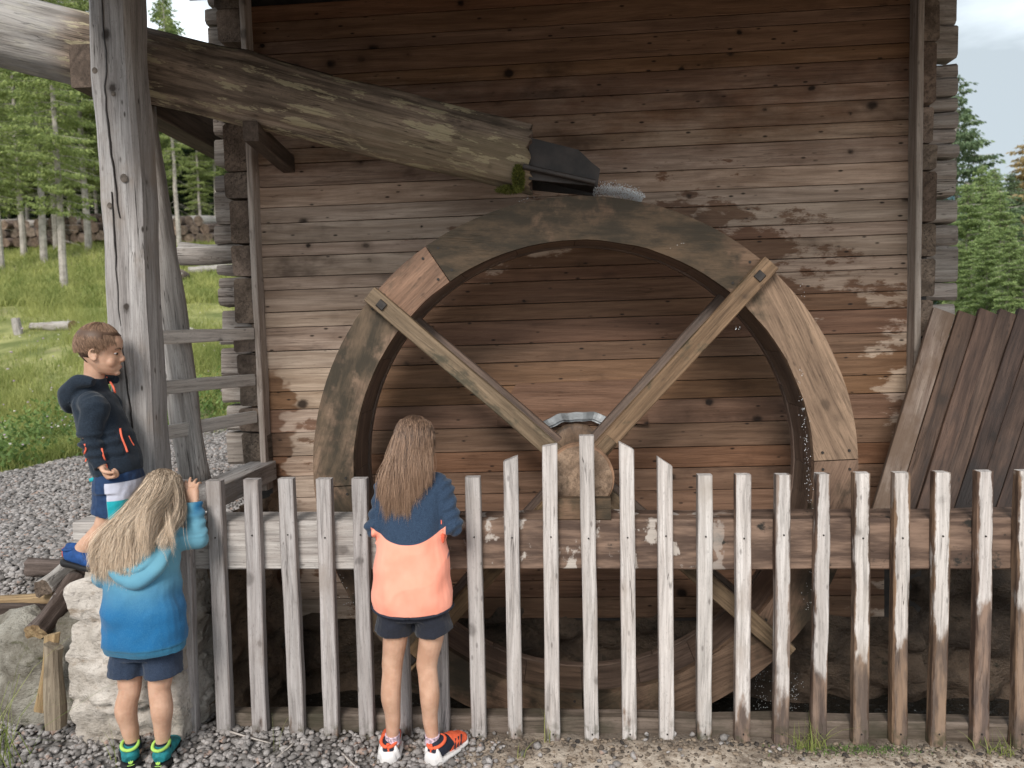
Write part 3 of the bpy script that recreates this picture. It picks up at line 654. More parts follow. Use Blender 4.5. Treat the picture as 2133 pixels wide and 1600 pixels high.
for k, (ya, yb_) in enumerate(((703, 695), (810, 791), (907, 868))):
    a = P(300, ya+(2, 1, 3)[k], 2.90); b = P(526+3*k, yb_, 3.565)
    o = beam('guard_rail', a, b, .022, .060, M_rail, None, seg=10)
    tag(o, ('grey rail nailed between the post and house corner, topmost of three', 'grey rail between the post and house corner, middle one of three', 'grey rail between the post and house corner, lowest of three')[k], 'rail', 'rails between the post and the house')

# ------------------------------------------------------------------ picket fence
fence = empty('picket_fence', (0, 2.73, 0), 'weathered pale picket fence standing before the water wheel', 'fence')
#  top-left x, top-left y, top-right y, bottom-left x, bottom y
PK = [(361, 1003, 1003, 379, 1545), (427, 1003, 1002, 450, 1545), (504, 1000, 1000, 524, 1545), (578, 998, 998, 601, 1545), (657, 999, 999, 673, 1547), (731, 998, 998, 748, 1548),
      (809, 997, 997, 825, 1548), (889, 996, 996, 905, 1548), (968, 995, 995, 982, 1545), (1048, 963, 950, 1058, 1545), (1129, 932, 925, 1136, 1545), (1206, 908, 908, 1218, 1543), (1289, 922, 937, 1297, 1543),
      (1370, 953, 972, 1374, 1545), (1455, 991, 991, 1453, 1545), (1534, 990, 990, 1532, 1547), (1618, 990, 990, 1613, 1547), (1702, 988, 988, 1693, 1547), (1782, 987, 987, 1777, 1550), (1865, 986, 986, 1859, 1556),
      (1950, 985, 985, 1939, 1556), (2039, 983, 983, 2028, 1558), (2124, 982, 982, 2112, 1558)]
for i, (tx, tl, tr, bx, by) in enumerate(PK):
    wpx = 31+random.uniform(-.8, 1.0)+(2 if i > 17 else 0)
    a = (P(bx, by, 2.73)+P(bx+wpx, by, 2.73))/2; b = (P(tx, tl, 2.73)+P(tx+wpx, tr, 2.73))/2
    a.z -= .02; a.y += .022; b.y += .022
    wd = (P(tx+wpx, tl, 2.73)-P(tx, tl, 2.73)).length
    cut = (P(tx, tl, 2.73).z-P(tx+wpx, tr, 2.73).z+.0022)/wd
    up = (b-a).cross(V(1, 0, 0)).normalized(); up = V(0, -1, 0)
    # grain axis runs up the picket; local Y is across
    cz = 0 if abs(tl-tr) > 4 else .0
    o = beam('picket', a, b, wd, .042, M_picket, fence, up=up, seg=18, ch=.0045, jit=.0022, cut1=cut if abs(tl-tr) > 4 else 0)
    # which way is local +Y in the world? flip the slant if needed
    if abs(tl-tr) > 4 and (WM[o.name].to_3x3() @ V(0, 1, 0)).x > 0:
        for v in o.data.vertices:
            if v.co.x > (b-a).length-.05: v.co.x -= 2*cut*v.co.y
    for (yy) in (1117+random.uniform(-3, 5), 1530):
        f_ = (yy-tl)/(by-tl); q_ = P(tx+(bx-tx)*f_+wpx*.52, yy, 2.7285)
        bm = bmesh.new(); bmesh.ops.create_cone(bm, cap_ends=True, segments=7, radius1=.0032, radius2=.0032, depth=.004)
        me = bpy.data.meshes.new('nail'); bm.to_mesh(me); bm.free(); me.materials.append(M_nail)
        reg(bpy.data.objects.new('nail', me), Matrix.Translation(q_) @ Matrix.Rotation(rad(90), 4, 'X'), o)
beam('bottom_rail', V(-1.42, 2.815, .028), V(4.2, 2.815, .028), .075, .075, M_sill, fence, seg=40, jit=.007, ch=.008)
# ------------------------------------------------------------------ stones, logs and stakes at the left
rk = rock('limestone_block', V(-1.755, 2.90, .305), (.50, .50, .80), M_lime, None, seed=1, sub=6, amp=.15, box=.80, strata=.09)
for v in rk.data.vertices:
    z = v.co.z; k_ = z*6.2+.5*MN.noise((v.co.x*2.5, v.co.y*2.5, 0))+.35*MN.noise((v.co.x*9, v.co.y*9, 2)); c_ = math.floor(k_); f_ = k_-c_
    ofs = .035*MN.noise((c_*7.3, v.co.x*3.0, v.co.y*3)) - .030*max(0, 1-min(f_, 1-f_)/.07) + .010*MN.noise(v.co*26)
    d_ = Vector((v.co.x, v.co.y, 0)); 
    if d_.length > .05: v.co += d_.normalized()*ofs
tag(rk, 'big pale layered limestone block at the left end of the fence', 'rock')
r2 = rock('boulder', V(-2.30, 2.98, .12), (.66, .44, .62), M_mossrock, None, seed=12, sub=5, amp=.24, box=.35, strata=.03)
tag(r2, 'low mossy brown boulder at the left picture edge under the logs', 'rock')
r3 = rock('boulder', V(-2.85, 3.05, .15), (.6, .5, .6), M_mossrock, None, seed=19, sub=4, amp=.22, box=.35)
tag(r3, 'mossy boulder beyond the left edge beside the low brown boulder', 'rock')
M_stake = wood('stake_wood', (.16, .12, .085), (.32, .26, .19), knots=.3, var=.0, gs=14)
def tagged_log(nm, a, b, r0, r1, m, lab, cat='log', seed=0, em=None, **k):
    o = roundlog(nm, a, b, r0, r1, m, None, seed=seed, endmat=em, **k); tag(o, lab, cat, 'short logs piled against the limestone block'); return o
tagged_log('firewood_log', P(85, 1226, 2.98), P(190, 1140, 3.35), .040, .038, M_grey, 'barkless grey log with dark sawn end pointing at the camera', seed=3, em=M_logend)
tagged_log('firewood_log', P(72, 1318, 2.80), P(160, 1215, 3.1), .047, .052, M_bark, 'log with peeling white bark leaning against the limestone block', seed=5, em=M_cut)
tagged_log('firewood_log', P(-60, 1290, 2.95), P(128, 1285, 3.02), .060, .062, M_bark, 'thick log with flaking dark bark lying level above the boulder', seed=7, em=M_logend)
tagged_log('firewood_log', P(62, 1180, 3.2), P(185, 1175, 3.25), .047, .047, M_bark, 'dark stubby log behind the barkless grey log', seed=9, em=M_logend)
tagged_log('firewood_log', P(40, 1228, 3.25), P(66, 1200, 3.5), .045, .045, M_bark, 'small reddish bark log leftmost behind the split rail', seed=13, em=M_logend)
o = beam('split_rail', P(-30, 1253, 3.02), P(118, 1243, 3.06), .05, .055, M_cut, None, jit=.01, ch=.015); tag(o, 'yellowish split rail lying across the dark logs', 'rail')
o = beam('split_board', P(5, 1339, 2.9), P(118, 1334, 2.93), .06, .028, M_cut, None, jit=.006); tag(o, 'narrow split board under the thick bark log', 'board')
o = beam('stake', P(120, 1515, 2.66), P(117, 1345, 2.70), .058, .06, M_stake, None, up=(0, -1, 0), jit=.010, ch=.012, cut1=.5); tag(o, 'grey split stake leaning beside the limestone block', 'stake')
o = beam('stake', P(88, 1480, 2.72), P(108, 1320, 2.74), .06, .03, M_cut, None, up=(0, -1, 0), jit=.008, ch=.012, cut1=-.4); tag(o, 'fresh yellowish wooden wedge behind the grey stake', 'stake')

# ------------------------------------------------------------------ gravel (stones are geometry)
phi = (1+5**.5)/2
IV = np.array([(-1, phi, 0), (1, phi, 0), (-1, -phi, 0), (1, -phi, 0), (0, -1, phi), (0, 1, phi), (0, -1, -phi), (0, 1, -phi), (phi, 0, -1), (phi, 0, 1), (-phi, 0, -1), (-phi, 0, 1)])/1.9
IF = np.array([(0, 11, 5), (0, 5, 1), (0, 1, 7), (0, 7, 10), (0, 10, 11), (1, 5, 9), (5, 11, 4), (11, 10, 2), (10, 7, 6), (7, 1, 8), (3, 9, 4), (3, 4, 2), (3, 2, 6), (3, 6, 8), (3, 8, 9), (4, 9, 5), (2, 4, 11), (6, 2, 10), (8, 6, 7), (9, 8, 1)])
def stones(name, xy, s0, s1, mat, zoff=0.0, label=None, flat=.65):
    n = len(xy); s = s0+(s1-s0)*rng.random(n)**2.6
    vv = IV[None]*(1+rng.uniform(-.40, .34, (n, 12, 1)))
    vv = vv*(np.stack([rng.uniform(.8, 1.3, n), rng.uniform(.7, 1.0, n), rng.uniform(flat*.7, flat*1.2, n)], 1)[:, None, :])
    a = rng.uniform(0, 2*np.pi, n); tl = rng.normal(0, .35, n)
    ca, sa = np.cos(a), np.sin(a); ct, st = np.cos(tl), np.sin(tl)
    y1 = vv[..., 1]*ct[:, None]-vv[..., 2]*st[:, None]; z1 = vv[..., 1]*st[:, None]+vv[..., 2]*ct[:, None]
    x2 = vv[..., 0]*ca[:, None]-y1*sa[:, None]; y2 = vv[..., 0]*sa[:, None]+y1*ca[:, None]
    vv = np.stack([x2, y2, z1], -1)*s[:, None, None]
    vv[..., 0] += xy[:, 0, None]; vv[..., 1] += xy[:, 1, None]; vv[..., 2] += (gh(xy[:, 0], xy[:, 1])+zoff+s*.25+rng.random(n)*zoff)[:, None]
    f = (IF[None]+(np.arange(n)*12)[:, None, None]).reshape(-1, 3)
    o = mesh_obj(name, vv.reshape(-1, 3), f, mat, attr={'rnd': np.repeat(rng.random(n), 12)})
    return tag(o, label, kind='stuff')
# near left patch
n = 9000; xy = np.stack([rng.uniform(-2.6, .9, n), 2.02+.86*rng.random(n)], 1)
prob = 1-sstep(-.75, -.30, xy[:, 0]+.25*np.sin(xy[:, 1]*9)); kp = (rng.random(n) < np.maximum(prob, .035)) & ~((xy[:, 1] > 2.78) & (xy[:, 0] > -1.4))
stones('gravel', xy[kp], .009, .021, M_gravel, .004, 'grey crushed gravel in front of the fence')
# terrace behind the post
n = 60000; yy = 2.95+6.2*rng.random(n)**1.35; xx = rng.uniform(-1.15, -.34, n)*yy*.9-.2
m = meadow_mask(xx, yy); kp = (rng.random(n) > m*1.3) & (xx < -1.55) & (xx > -7)
stones('gravel', np.stack([xx, yy], 1)[kp], .009, .023, M_gravel, .003, 'grey crushed gravel on the path behind the post')
# dark pebbles and grit on the sandy strip along the pickets
n = 2000; xx = rng.uniform(-.8, 2.1, n); yy = 2.74-np.abs(rng.normal(0, .10, n))
stones('pebbles', np.stack([xx, yy], 1), .003, .013, M_grit, .001, 'dark pebbles and grit along the foot of the pickets', flat=.5)
n = 2500; xx = rng.uniform(-.9, 2.1, n); yy = rng.uniform(2.2, 2.76, n)
stones('grit', np.stack([xx, yy], 1), .0015, .005, M_grit, .0, 'fine grit on the sandy strip', flat=.6)

# ------------------------------------------------------------------ grass
def blades(name, xy, h, wdt, mat, label, lean=.35, nseg=2, z=None, cat=None, kind='stuff'):
    n = len(xy); hh = h*(.5+.9*rng.random(n)); a = rng.uniform(0, 2*np.pi, n); ln = rng.normal(lean, lean*.6, n)*hh
    dx, dy = np.cos(a), np.sin(a); b = rng.uniform(0, 2*np.pi, n); wx, wy = np.cos(b)*wdt, np.sin(b)*wdt
    z0 = gh(xy[:, 0], xy[:, 1])-.005 if z is None else z
    out_ = []
    for k in range(nseg+1):
        t_ = k/nseg; wv = (1-t_)
        cx_ = xy[:, 0]+dx*ln*t_*t_; cy_ = xy[:, 1]+dy*ln*t_*t_; cz_ = z0+hh*(t_-.18*t_*t_)
        if k < nseg: out_ += [np.stack([cx_-wx*wv, cy_-wy*wv, cz_], 1), np.stack([cx_+wx*wv, cy_+wy*wv, cz_], 1)]
        else: out_.append(np.stack([cx_, cy_, cz_], 1))
    m_ = len(out_); VV = np.stack(out_, 1).reshape(-1, 3); base = (np.arange(n)*m_)[:, None]
    tr = []
    for k in range(nseg):
        o_ = 2*k
        if k < nseg-1: tr += [(o_, o_+1, o_+3), (o_, o_+3, o_+2)]
        else: tr.append((o_, o_+1, o_+2))
    FF = (base[:, None, :]+np.array(tr)[None]).reshape(-1, 3)
    o = mesh_obj(name, VV, FF, mat, attr={'rnd': np.repeat(np.clip(.48+.20*np.sin(xy[:, 0]*1.9+np.sin(xy[:, 1]*1.3)*2)*np.cos(xy[:, 1]*1.1)+.12*np.sin(xy[:, 0]*7+xy[:, 1]*5)+rng.normal(0, .18, n), 0, 1), m_)})
    return tag(o, label, cat, kind=kind)
def wedge(n, y0, y1, p, x0=-1.02, x1=-.40):
    yy = y0+(y1-y0)*rng.random(n)**p; xx = rng.uniform(x0, x1, n)*yy-.2; return xx, yy
xx, yy = wedge(120000, 5.0, 16, 1.3); kp = (meadow_mask(xx, yy) > rng.random(len(xx))); xx, yy = xx[kp], yy[kp]
cl = np.sin(xx*3.1)*np.cos(yy*2.3)+np.sin(xx*1.3+yy*1.9)+np.sin(xx*7+yy*5)*.5
kp = rng.random(len(xx)) < .55+.3*cl; xx, yy, cl = xx[kp], yy[kp], cl[kp]
blades('meadow_grass', np.stack([xx, yy], 1), .16+.05*np.clip(cl, -1, 2), .006, M_grass, 'tall meadow grass beyond the gravel path', .5)
xx, yy = wedge(50000, 15, 34, 1.2); blades('meadow_grass', np.stack([xx, yy], 1), .22, .016, M_grass, 'meadow grass on the slope below the forest', .5)
# leafy weeds near the path edge
n = 11000; cxs = rng.uniform(-6.3, -3.6, 90); cys = 5.25+rng.random(90)**1.2*4.2; k = rng.integers(0, 90, n)
xx = cxs[k]+rng.normal(0, .16, n); yy = cys[k]+rng.normal(0, .14, n); kp = meadow_mask(xx, yy) > .25; xx, yy = xx[kp], yy[kp]
zz = gh(xx, yy)+rng.random(len(xx))**1.2*.30*(.3+.9*np.abs(np.sin(k[kp]*1.7)))
blades('weeds', np.stack([xx, yy], 1), .05, .018, M_weed, 'leafy green weeds at the edge of the gravel path', 1.1, z=zz)
n = 420; xx, yy = wedge(n, 5.6, 13, 1.2); kp = meadow_mask(xx, yy) > .8; xx, yy = xx[kp], yy[kp]
xy = np.stack([xx, yy], 1); o = stones('wildflowers', xy, .008, .022, M_flower, 0, 'pale and violet wildflower heads over the meadow')
co = np.empty(len(o.data.vertices)*3, np.float32); o.data.vertices.foreach_get('co', co); co = co.reshape(-1, 12, 3); co[..., 2] += (.18+.14*rng.random(len(xy)))[:, None]; o.data.vertices.foreach_set('co', co.ravel())
# tufts by the fence and at the boulder
def tuft(x, y, n, h, lab, sp=.03, lean=.7, nm='grass_tuft', m=M_grass):
    xy = np.stack([rng.normal(x, sp, n), rng.normal(y, sp*.5, n)], 1); return blades(nm, xy, h, .0022, m, lab, lean, 3, cat='grass tuft', kind='thing')
tuft(.93, 2.70, 60, .11, 'small green grass tuft at the foot of the pickets right of the wheel hub', .035)
tuft(-.07, 2.72, 5, .17, 'few thin green blades between pickets right of the girl', .008, .3)
tuft(1.62, 2.70, 30, .08, 'sparse grass tuft at the foot of the fence near the right edge', .04)
q = P(10, 1440, 2.55); tuft(q.x, 2.50, 34, .42, 'long arching grass blades before the mossy boulder', .05, 1.0)
q = P(200, 1480, 2.6); tuft(-1.70, 2.52, 4, .20, 'thin yellowish seed stalks before the limestone block', .01, .25)
tuft(-1.12, 2.62, 5, .18, 'thin dry stalks between the left pickets and gravel', .01, .25, m=M_cut if False else M_grass)
tuft(-.45+.28, 2.62, 4, .10, 'short pale stalks in the sand right of the girl', .01, .3)
moss_xy = np.stack([rng.normal(1.08, .12, 900), 2.715-np.abs(rng.normal(0, .03, 900))], 1)
blades('moss', moss_xy, .018, .003, M_weed, 'mossy growth at the foot of the pickets', .5)
# twigs
for (p0, p1, lb) in ((P(480, 1549, 2.72), P(565, 1560, 2.65), 'pale dry stick lying on the gravel by the pickets'), (P(556, 1600, 2.5), P(612, 1553, 2.66), 'thin brown stick on the gravel left of the girl'), (P(712, 1572, 2.6), P(745, 1600, 2.5), 'small curved dry twig at the edge of gravel and sand')):
    p0.z = ghs(p0.x, p0.y)+.018; p1.z = ghs(p1.x, p1.y)+.018; o = roundlog('twig', p0, p1, .003, .002, M_rail, None, n=6, seg=8, bump=.004, ridge=0); tag(o, lb, 'twig', 'dry twigs on the ground')
# moss cushion on the flume end
def clump(name, c, sx, sy, sz, n, mat, lab, parent=None, s=.006):
    v = rng.normal(0, 1, (n, 3)); v /= np.linalg.norm(v, axis=1)[:, None]; v *= rng.random((n, 1))**.33*np.array([sx, sy, sz]); base = v+np.array(c)
    d = v/np.array([sx, sy, sz])+rng.normal(0, .5, (n, 3)); d /= np.linalg.norm(d, axis=1)[:, None]; u = np.cross(d, rng.normal(0, 1, (n, 3))); u /= np.linalg.norm(u, axis=1)[:, None]
    VV = np.stack([base-u*s*.3, base+u*s*.3, base+d*s*2.2], 1).reshape(-1, 3); FF = np.arange(n*3).reshape(-1, 3)
    o = mesh_obj(name, VV, FF, mat, parent, attr={'rnd': np.repeat(rng.random(n), 3)})
    if lab: o['label'] = lab
    return o
M_moss = attrmat('moss', (.045, .055, .010), (.17, .17, .035), .9)
q = P(1080, 372, 3.02); o = clump('moss', (q.x, q.y+.0, q.z), .022, .018, .055, 2600, M_moss, 'green brown moss on the lower end of the log', log); o['kind'] = 'stuff'
q = P(1060, 392, 3.06); o = clump('moss', (q.x, q.y+.03, q.z), .06, .05, .014, 1500, M_moss, None, log, .005); o['kind'] = 'stuff'

# ------------------------------------------------------------------ meadow things
def base(px, y): return V(P(px, 0, y).x, y, 0)
def onground(px, py, Y0=6, Y1=45):
    best = None
    for k in range(400):
        Y = Y0+(Y1-Y0)*k/400; p = P(px, py, Y)
        if p.z <= ghs(p.x, p.y): return V(p.x, p.y, ghs(p.x, p.y))
    return V(P(px, py, Y1).x, Y1, ghs(P(px, py, Y1).x, Y1))
a = onground(68, 688); b = onground(152, 690)
tag(roundlog('fallen_log', a+V(0, 0, .06), b+V(0, 0, .08), .07, .10, M_grey, None, seed=3, endmat=M_cut), 'short pale fallen log lying in the meadow behind the boy', 'log')
a = onground(40, 700); tag(roundlog('tree_stump', a-V(0, 0, .1), a+V(-.05, 0, .32), .085, .06, M_grey, None, seed=7, endmat=M_cut), 'thin leaning grey stump in the meadow at the left edge', 'stump')
a = onground(395, 572); b = onground(470, 566); tag(roundlog('fallen_log', a+V(0, 0, .1), b+V(.6, 0, .12), .10, .09, M_grey, None, seed=11), 'pale fallen trunk on the grass just left of the house corner', 'log')
a = onground(372, 585); tag(rock('root_stub', a+V(0, 0, .12), (.5, .4, .32), M_bark, None, 4, 3, .35, .2), 'dark uprooted root stub under the fallen trunk', 'root')
a = onground(365, 700); b = onground(410, 697); tag(rock('pale_stone', (a+b)/2, (.35, .3, .25), M_lime, None, 5, 3, .2, .4), 'pale stone in the grass behind the leaning pole, above the top rail', 'stone')
a = onground(335, 733); tag(rock('pale_stone', a, (.3, .3, .22), M_lime, None, 8, 3, .2, .4), 'pale stone in the grass just under the top rail', 'stone')
a = onground(105, 968, 4.5); tag(rock('pale_stone', a, (.07, .06, .06), M_lime, None, 9, 3, .2, .4), 'small pale stone at the gravel edge left of the boy', 'stone')
# stack of long logs at the forest edge
k = 0
for row in range(3):
    for c in range(26-row):
        X = -21.5+c*.36+row*.18; Y = 26+.25*c*.0+random.uniform(-.1, .1); z = ghs(X, Y)+.12+row*.31
        o = roundlog('stacked_log', V(X, Y-.6+random.uniform(-.12, .12), z), V(X+.1, Y+2.4, z+.5), .18, .16, M_grey if row == 2 and c % 3 else M_bark, None, n=10, seg=3, seed=k*1.3, endmat=M_logend, bump=.03)
        tag(o, 'long log in the stack at the forest edge, dark end facing out', 'log', 'stacked logs at the forest edge'); k += 1

# ------------------------------------------------------------------ trees
def tree_mesh(kind, H, seed, nb, clear, spread, tw, leaf):
    """returns trunk mesh data and crown arrays; base at the origin, z up"""
    r = np.random.default_rng(seed)
    vs = []; fs = []
    def tube(p, q, ra, rb, k=5):
        p = np.array(p); q = np.array(q); d = q-p; d = d/np.linalg.norm(d); u = np.cross(d, (0.3, .9, .1)); u /= np.linalg.norm(u); v = np.cross(d, u); b0 = len(vs)
        for (c, rr) in ((p, ra), (q, rb)):
            for j in range(k): a = 2*np.pi*j/k; vs.append(tuple(c+(u*np.cos(a)+v*np.sin(a))*rr))
        for j in range(k): fs.append((b0+j, b0+(j+1) % k, b0+k+(j+1) % k, b0+k+j))
    R0 = H*.0075+.025; px, py = 0, 0; seg = 12; cen = [(0, 0, -.3)]
    for i in range(1, seg+1): px += r.normal(0, .03); py += r.normal(0, .03); cen.append((px, py, H*i/seg))
    for i in range(seg): tube(cen[i], cen[i+1], R0*(1-i/seg)+.01, R0*(1-(i+1)/seg)+.01, 8)
    lv = []
    for b in range(nb):
        f = clear+(1-clear)*(b+r.random())/nb; z = f*H; az = r.uniform(0, 2*np.pi)
        Lb = spread*((1-f)**.75*.95+.06)*r.uniform(.65, 1.15)*min(1, 3.2*(f-clear)/(1-clear)+.45)
        c0 = np.array(cen[min(seg, int(f*seg))]); c0[2] = z; d = np.array((np.cos(az), np.sin(az), 0)); up0 = r.uniform(-.05, .28)-(.25*(1-f))
        pts_ = []
        for s in range(6):
            s_ = s/5; pts_.append(c0+d*Lb*s_+np.array((0, 0, Lb*(up0*s_-.28*s_*s_+.16*s_**4))))
        for s in range(5): tube(pts_[s], pts_[s+1], .016*(1-s/5)+.004, .016*(1-(s+1)/5)+.003, 3)
        nt_ = int(tw*Lb)+3
        for q_ in range(nt_):
            s_ = r.uniform(.15, 1); i0 = min(4, int(s_*5)); c = pts_[i0]+(pts_[i0+1]-pts_[i0])*(s_*5-i0)
            side = np.cross(d, (0, 0, 1))*r.choice([-1, 1]); wl = Lb*.32*(1.15-s_)+.08
            e = c+side*wl*r.random()+d*.1*r.normal()+np.array((0, 0, -r.random()*.35*wl-.03*r.random()))
            dd_ = (e-c)+d*.12+np.array((0, 0, -.10-.25*r.random()))*leaf*4; dd_ /= np.linalg.norm(dd_)+1e-6
            u_ = np.cross(dd_, r.normal(0, 1, 3)); u_ /= np.linalg.norm(u_)
            l_ = leaf*r.uniform(.7, 1.5); w_ = leaf*r.uniform(.16, .32)
            lv.append((e-u_*w_*.6, e+dd_*l_*.5-u_*w_, e+dd_*l_, e+dd_*l_*.45+u_*w_))
    # dead twigs on the bare stem
    for b in range(int(40*clear*2)):
        z = r.uniform(.08, max(.1, clear+.05))*H; az = r.uniform(0, 2*np.pi); l_ = r.uniform(.3, 1.1); c0 = np.array((0, 0, z)); tube(c0, c0+np.array((np.cos(az)*l_, np.sin(az)*l_, -l_*r.uniform(-.1, .5))), .010, .003, 3)
    tv = np.array(vs); 
    return tv, fs, np.array(lv).reshape(-1, 3)
def make_tree(name, label, group, proto, mt, mc, loc, s, rot):
    key = (proto, mt.name, mc.name)
    if key not in TREES:
        tv, tf, lv = PROTO[proto]
        me1 = bpy.data.meshes.new('trunk'); me1.from_pydata([tuple(v) for v in tv], [], tf); me1.materials.append(mt); me1.update()
        n = len(lv)//4; me2 = bpy.data.meshes.new('crown'); me2.vertices.add(n*4); me2.vertices.foreach_set('co', lv.astype(np.float32).ravel())
        me2.loops.add(n*4); me2.loops.foreach_set('vertex_index', np.arange(n*4, dtype=np.int32)); me2.polygons.add(n); me2.polygons.foreach_set('loop_start', np.arange(0, n*4, 4, dtype=np.int32)); me2.update(calc_edges=True)
        rr_ = np.repeat(np.clip(np.random.default_rng(5).normal(.5, .24, n), 0, 1), 4); at = me2.attributes.new('rnd', 'FLOAT', 'POINT'); at.data.foreach_set('value', rr_.astype(np.float32))
        me2.materials.append(mc); TREES[key] = (me1, me2)
    me1, me2 = TREES[key]
    root = tag(bpy.data.objects.new(name, None), label, 'tree', group); M = Matrix.Translation(loc) @ Matrix.Rotation(rot, 4, 'Z') @ Matrix.Scale(s, 4)
    reg(root, M)
    for nm, me in (('trunk', me1), ('crown', me2)):
        o = bpy.data.objects.new(nm, me); sc.collection.objects.link(o); o.parent = root; WM[o.name] = M
    return root
TREES = {}
PROTO = {
 'thin': tree_mesh('s', 15, 1, 130, .20, 2.3, 105, .13), 'thin2': tree_mesh('s', 14, 2, 95, .30, 1.7, 95, .13),
 'dense': tree_mesh('s', 11, 3, 210, .06, 2.5, 70, .26), 'dense2': tree_mesh('s', 12, 4, 210, .04, 2.2, 150, .13),
 'fine': tree_mesh('s', 9, 6, 230, .03, 2.0, 200, .095), 'larch': tree_mesh('s', 9, 8, 95, .12, 2.6, 150, .12)}
# pale stems one can tell apart at the left: base pixel, proto, scale
k = 0
PL = ['young spruce with pale bare stem, nearest the meadow at the left', 'spruce with grey double stem left of the pale bare one', 'thin spruce at the far left picture edge',
      'tall spruce with pale stem just left of the squared post', 'tall pale spruce stem seen between post and house', 'thin spruce stem behind the log stack, left',
      'slender spruce with hanging green branches left of the post', 'slim spruce stem right beside the house corner', 'spruce with drooping branches above the log stack', 'slender spruce half hidden by the post']
for (px, py, pr_, s_) in ((134, 600, 'thin', .62), (92, 548, 'thin2', .80), (4, 560, 'thin', .6), (163, 486, 'thin2', 1.05), (374, 520, 'thin2', .58), (50, 535, 'thin', .7), (185, 520, 'thin', .8), (452, 500, 'thin2', .52), (118, 520, 'thin', .75), (240, 515, 'thin', .9)):
    g_ = onground(px, py, 8, 44); make_tree('spruce_tree', PL[k], 'pale stemmed spruces at the forest edge', pr_, M_bark_p, M_needle_l, g_, s_, random.uniform(0, 6)); k += 1
for i, (px, py, s_) in enumerate(((60, 500, .55), (148, 498, .6), (-20, 520, .6), (205, 500, .5), (20, 495, .7), (420, 505, .42), (330, 500, .5))):
    g_ = onground(px, py, 8, 44); make_tree('young_spruce', ('young leafy spruce behind the log stack, middle', 'young leafy spruce just left of the squared post', 'young leafy spruce cut by the left edge', 'young spruce hidden partly by the squared post', 'taller young spruce near the left edge', 'small young spruce beside the house corner', 'small young spruce between post and leaning pole')[i], 'young green spruces at the forest edge', 'thin', M_bark_p, M_needle_l, g_, s_, random.uniform(0, 6))
for i in range(64):
    Y = 29+ (i % 8)*1.6+random.uniform(-.6, .6); fx = -.86+.5*((i//8)+random.random())/8; X = fx*Y
    s_ = random.uniform(.85, 1.15)
    if fx > -.66: s_ = (1.6+.375*Y-ghs(X, Y))/(14 if i % 3 == 2 else 12)*random.uniform(.8, 1)
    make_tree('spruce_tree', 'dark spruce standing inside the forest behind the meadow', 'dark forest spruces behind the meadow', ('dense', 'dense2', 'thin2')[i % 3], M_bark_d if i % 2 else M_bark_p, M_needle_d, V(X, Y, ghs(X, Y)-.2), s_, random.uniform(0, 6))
# the spruce whose tip shows above the flume log
p_ = P(347, -12, 30); make_tree('spruce_tree', 'green spruce whose tip shows above the flume log', None, 'fine', M_bark_p, M_needle_r, V(p_.x, 30, ghs(p_.x, 30)), (p_.z-ghs(p_.x, 30))/9.0, 1)
# right side
p_ = P(2008, 148, 19); gz = ghs(p_.x, 19)
make_tree('spruce_tree', 'tall spruce right of the house with its open top against the clouds', None, 'larch', M_bark_p, M_needle_b, V(p_.x, 19, gz), (p_.z-gz)/9.0, .4)
p_ = P(2128, 270, 24); make_tree('larch_tree', 'golden larch at the right picture edge', None, 'larch', M_bark_p, M_larch, V(p_.x+.3, 24, ghs(p_.x, 24)), (p_.z-ghs(p_.x, 24))/9.0, 2)
RT = [(2040, 345, 17), (2085, 395, 14), (2125, 430, 16), (2010, 380, 15), (2060, 460, 12), (2150, 350, 26), (2095, 470, 11), (2180, 420, 18), (1985, 420, 20), (2140, 510, 11), (2030, 500, 13), (2215, 400, 16), (2100, 360, 24), (2060, 350, 27)]
RL = ['green spruce just below the tall open topped one, right of the house', 'green spruce at mid height above the leaning screen', 'duller spruce near the right edge above the screen', 'spruce touching the house corner behind the log ends', 'short green spruce directly above the screen top edge', 'far dull spruce at the right picture edge', 'low bright spruce above the right half of the screen', 'dull spruce beyond the right picture edge', 'spruce hidden behind the house corner logs', 'lowest spruce at the right edge above the screen', 'low spruce beside the house corner above the screen', 'spruce outside the frame right of the screen', 'far dull spruce under the gap with the distant hill', 'far spruce between the tall spruce and the hill']
for i, (px, py, Y) in enumerate(RT):
    p_ = P(px, py, Y); gz = ghs(p_.x, Y)-.2; s_ = (p_.z-gz)/(9.0 if i % 2 else 12.0)
    make_tree('spruce_tree', RL[i], 'green spruces right of the house', 'fine' if i % 2 else 'dense2', M_bark_p, M_needle_b if i in (2, 5, 7, 12) else M_needle_r, V(p_.x, Y, gz), s_, random.uniform(0, 6))
# leafy undergrowth at the forest edge
n = 16000; yy = rng.uniform(22, 30, n); xx = rng.uniform(-.9, -.38, n)*yy; b_ = np.sin(xx*1.7)+np.sin(yy*1.1+xx*.6)
kp = (b_ > .1) & ~((xx < -10) & (yy < 27.5)); xx, yy = xx[kp], yy[kp]; zz = gh(xx, yy)+rng.random(len(xx))*.9
blades('undergrowth', np.stack([xx, yy], 1), .22, .06, M_needle_l, 'bushy green undergrowth at the forest edge', .8, z=zz)
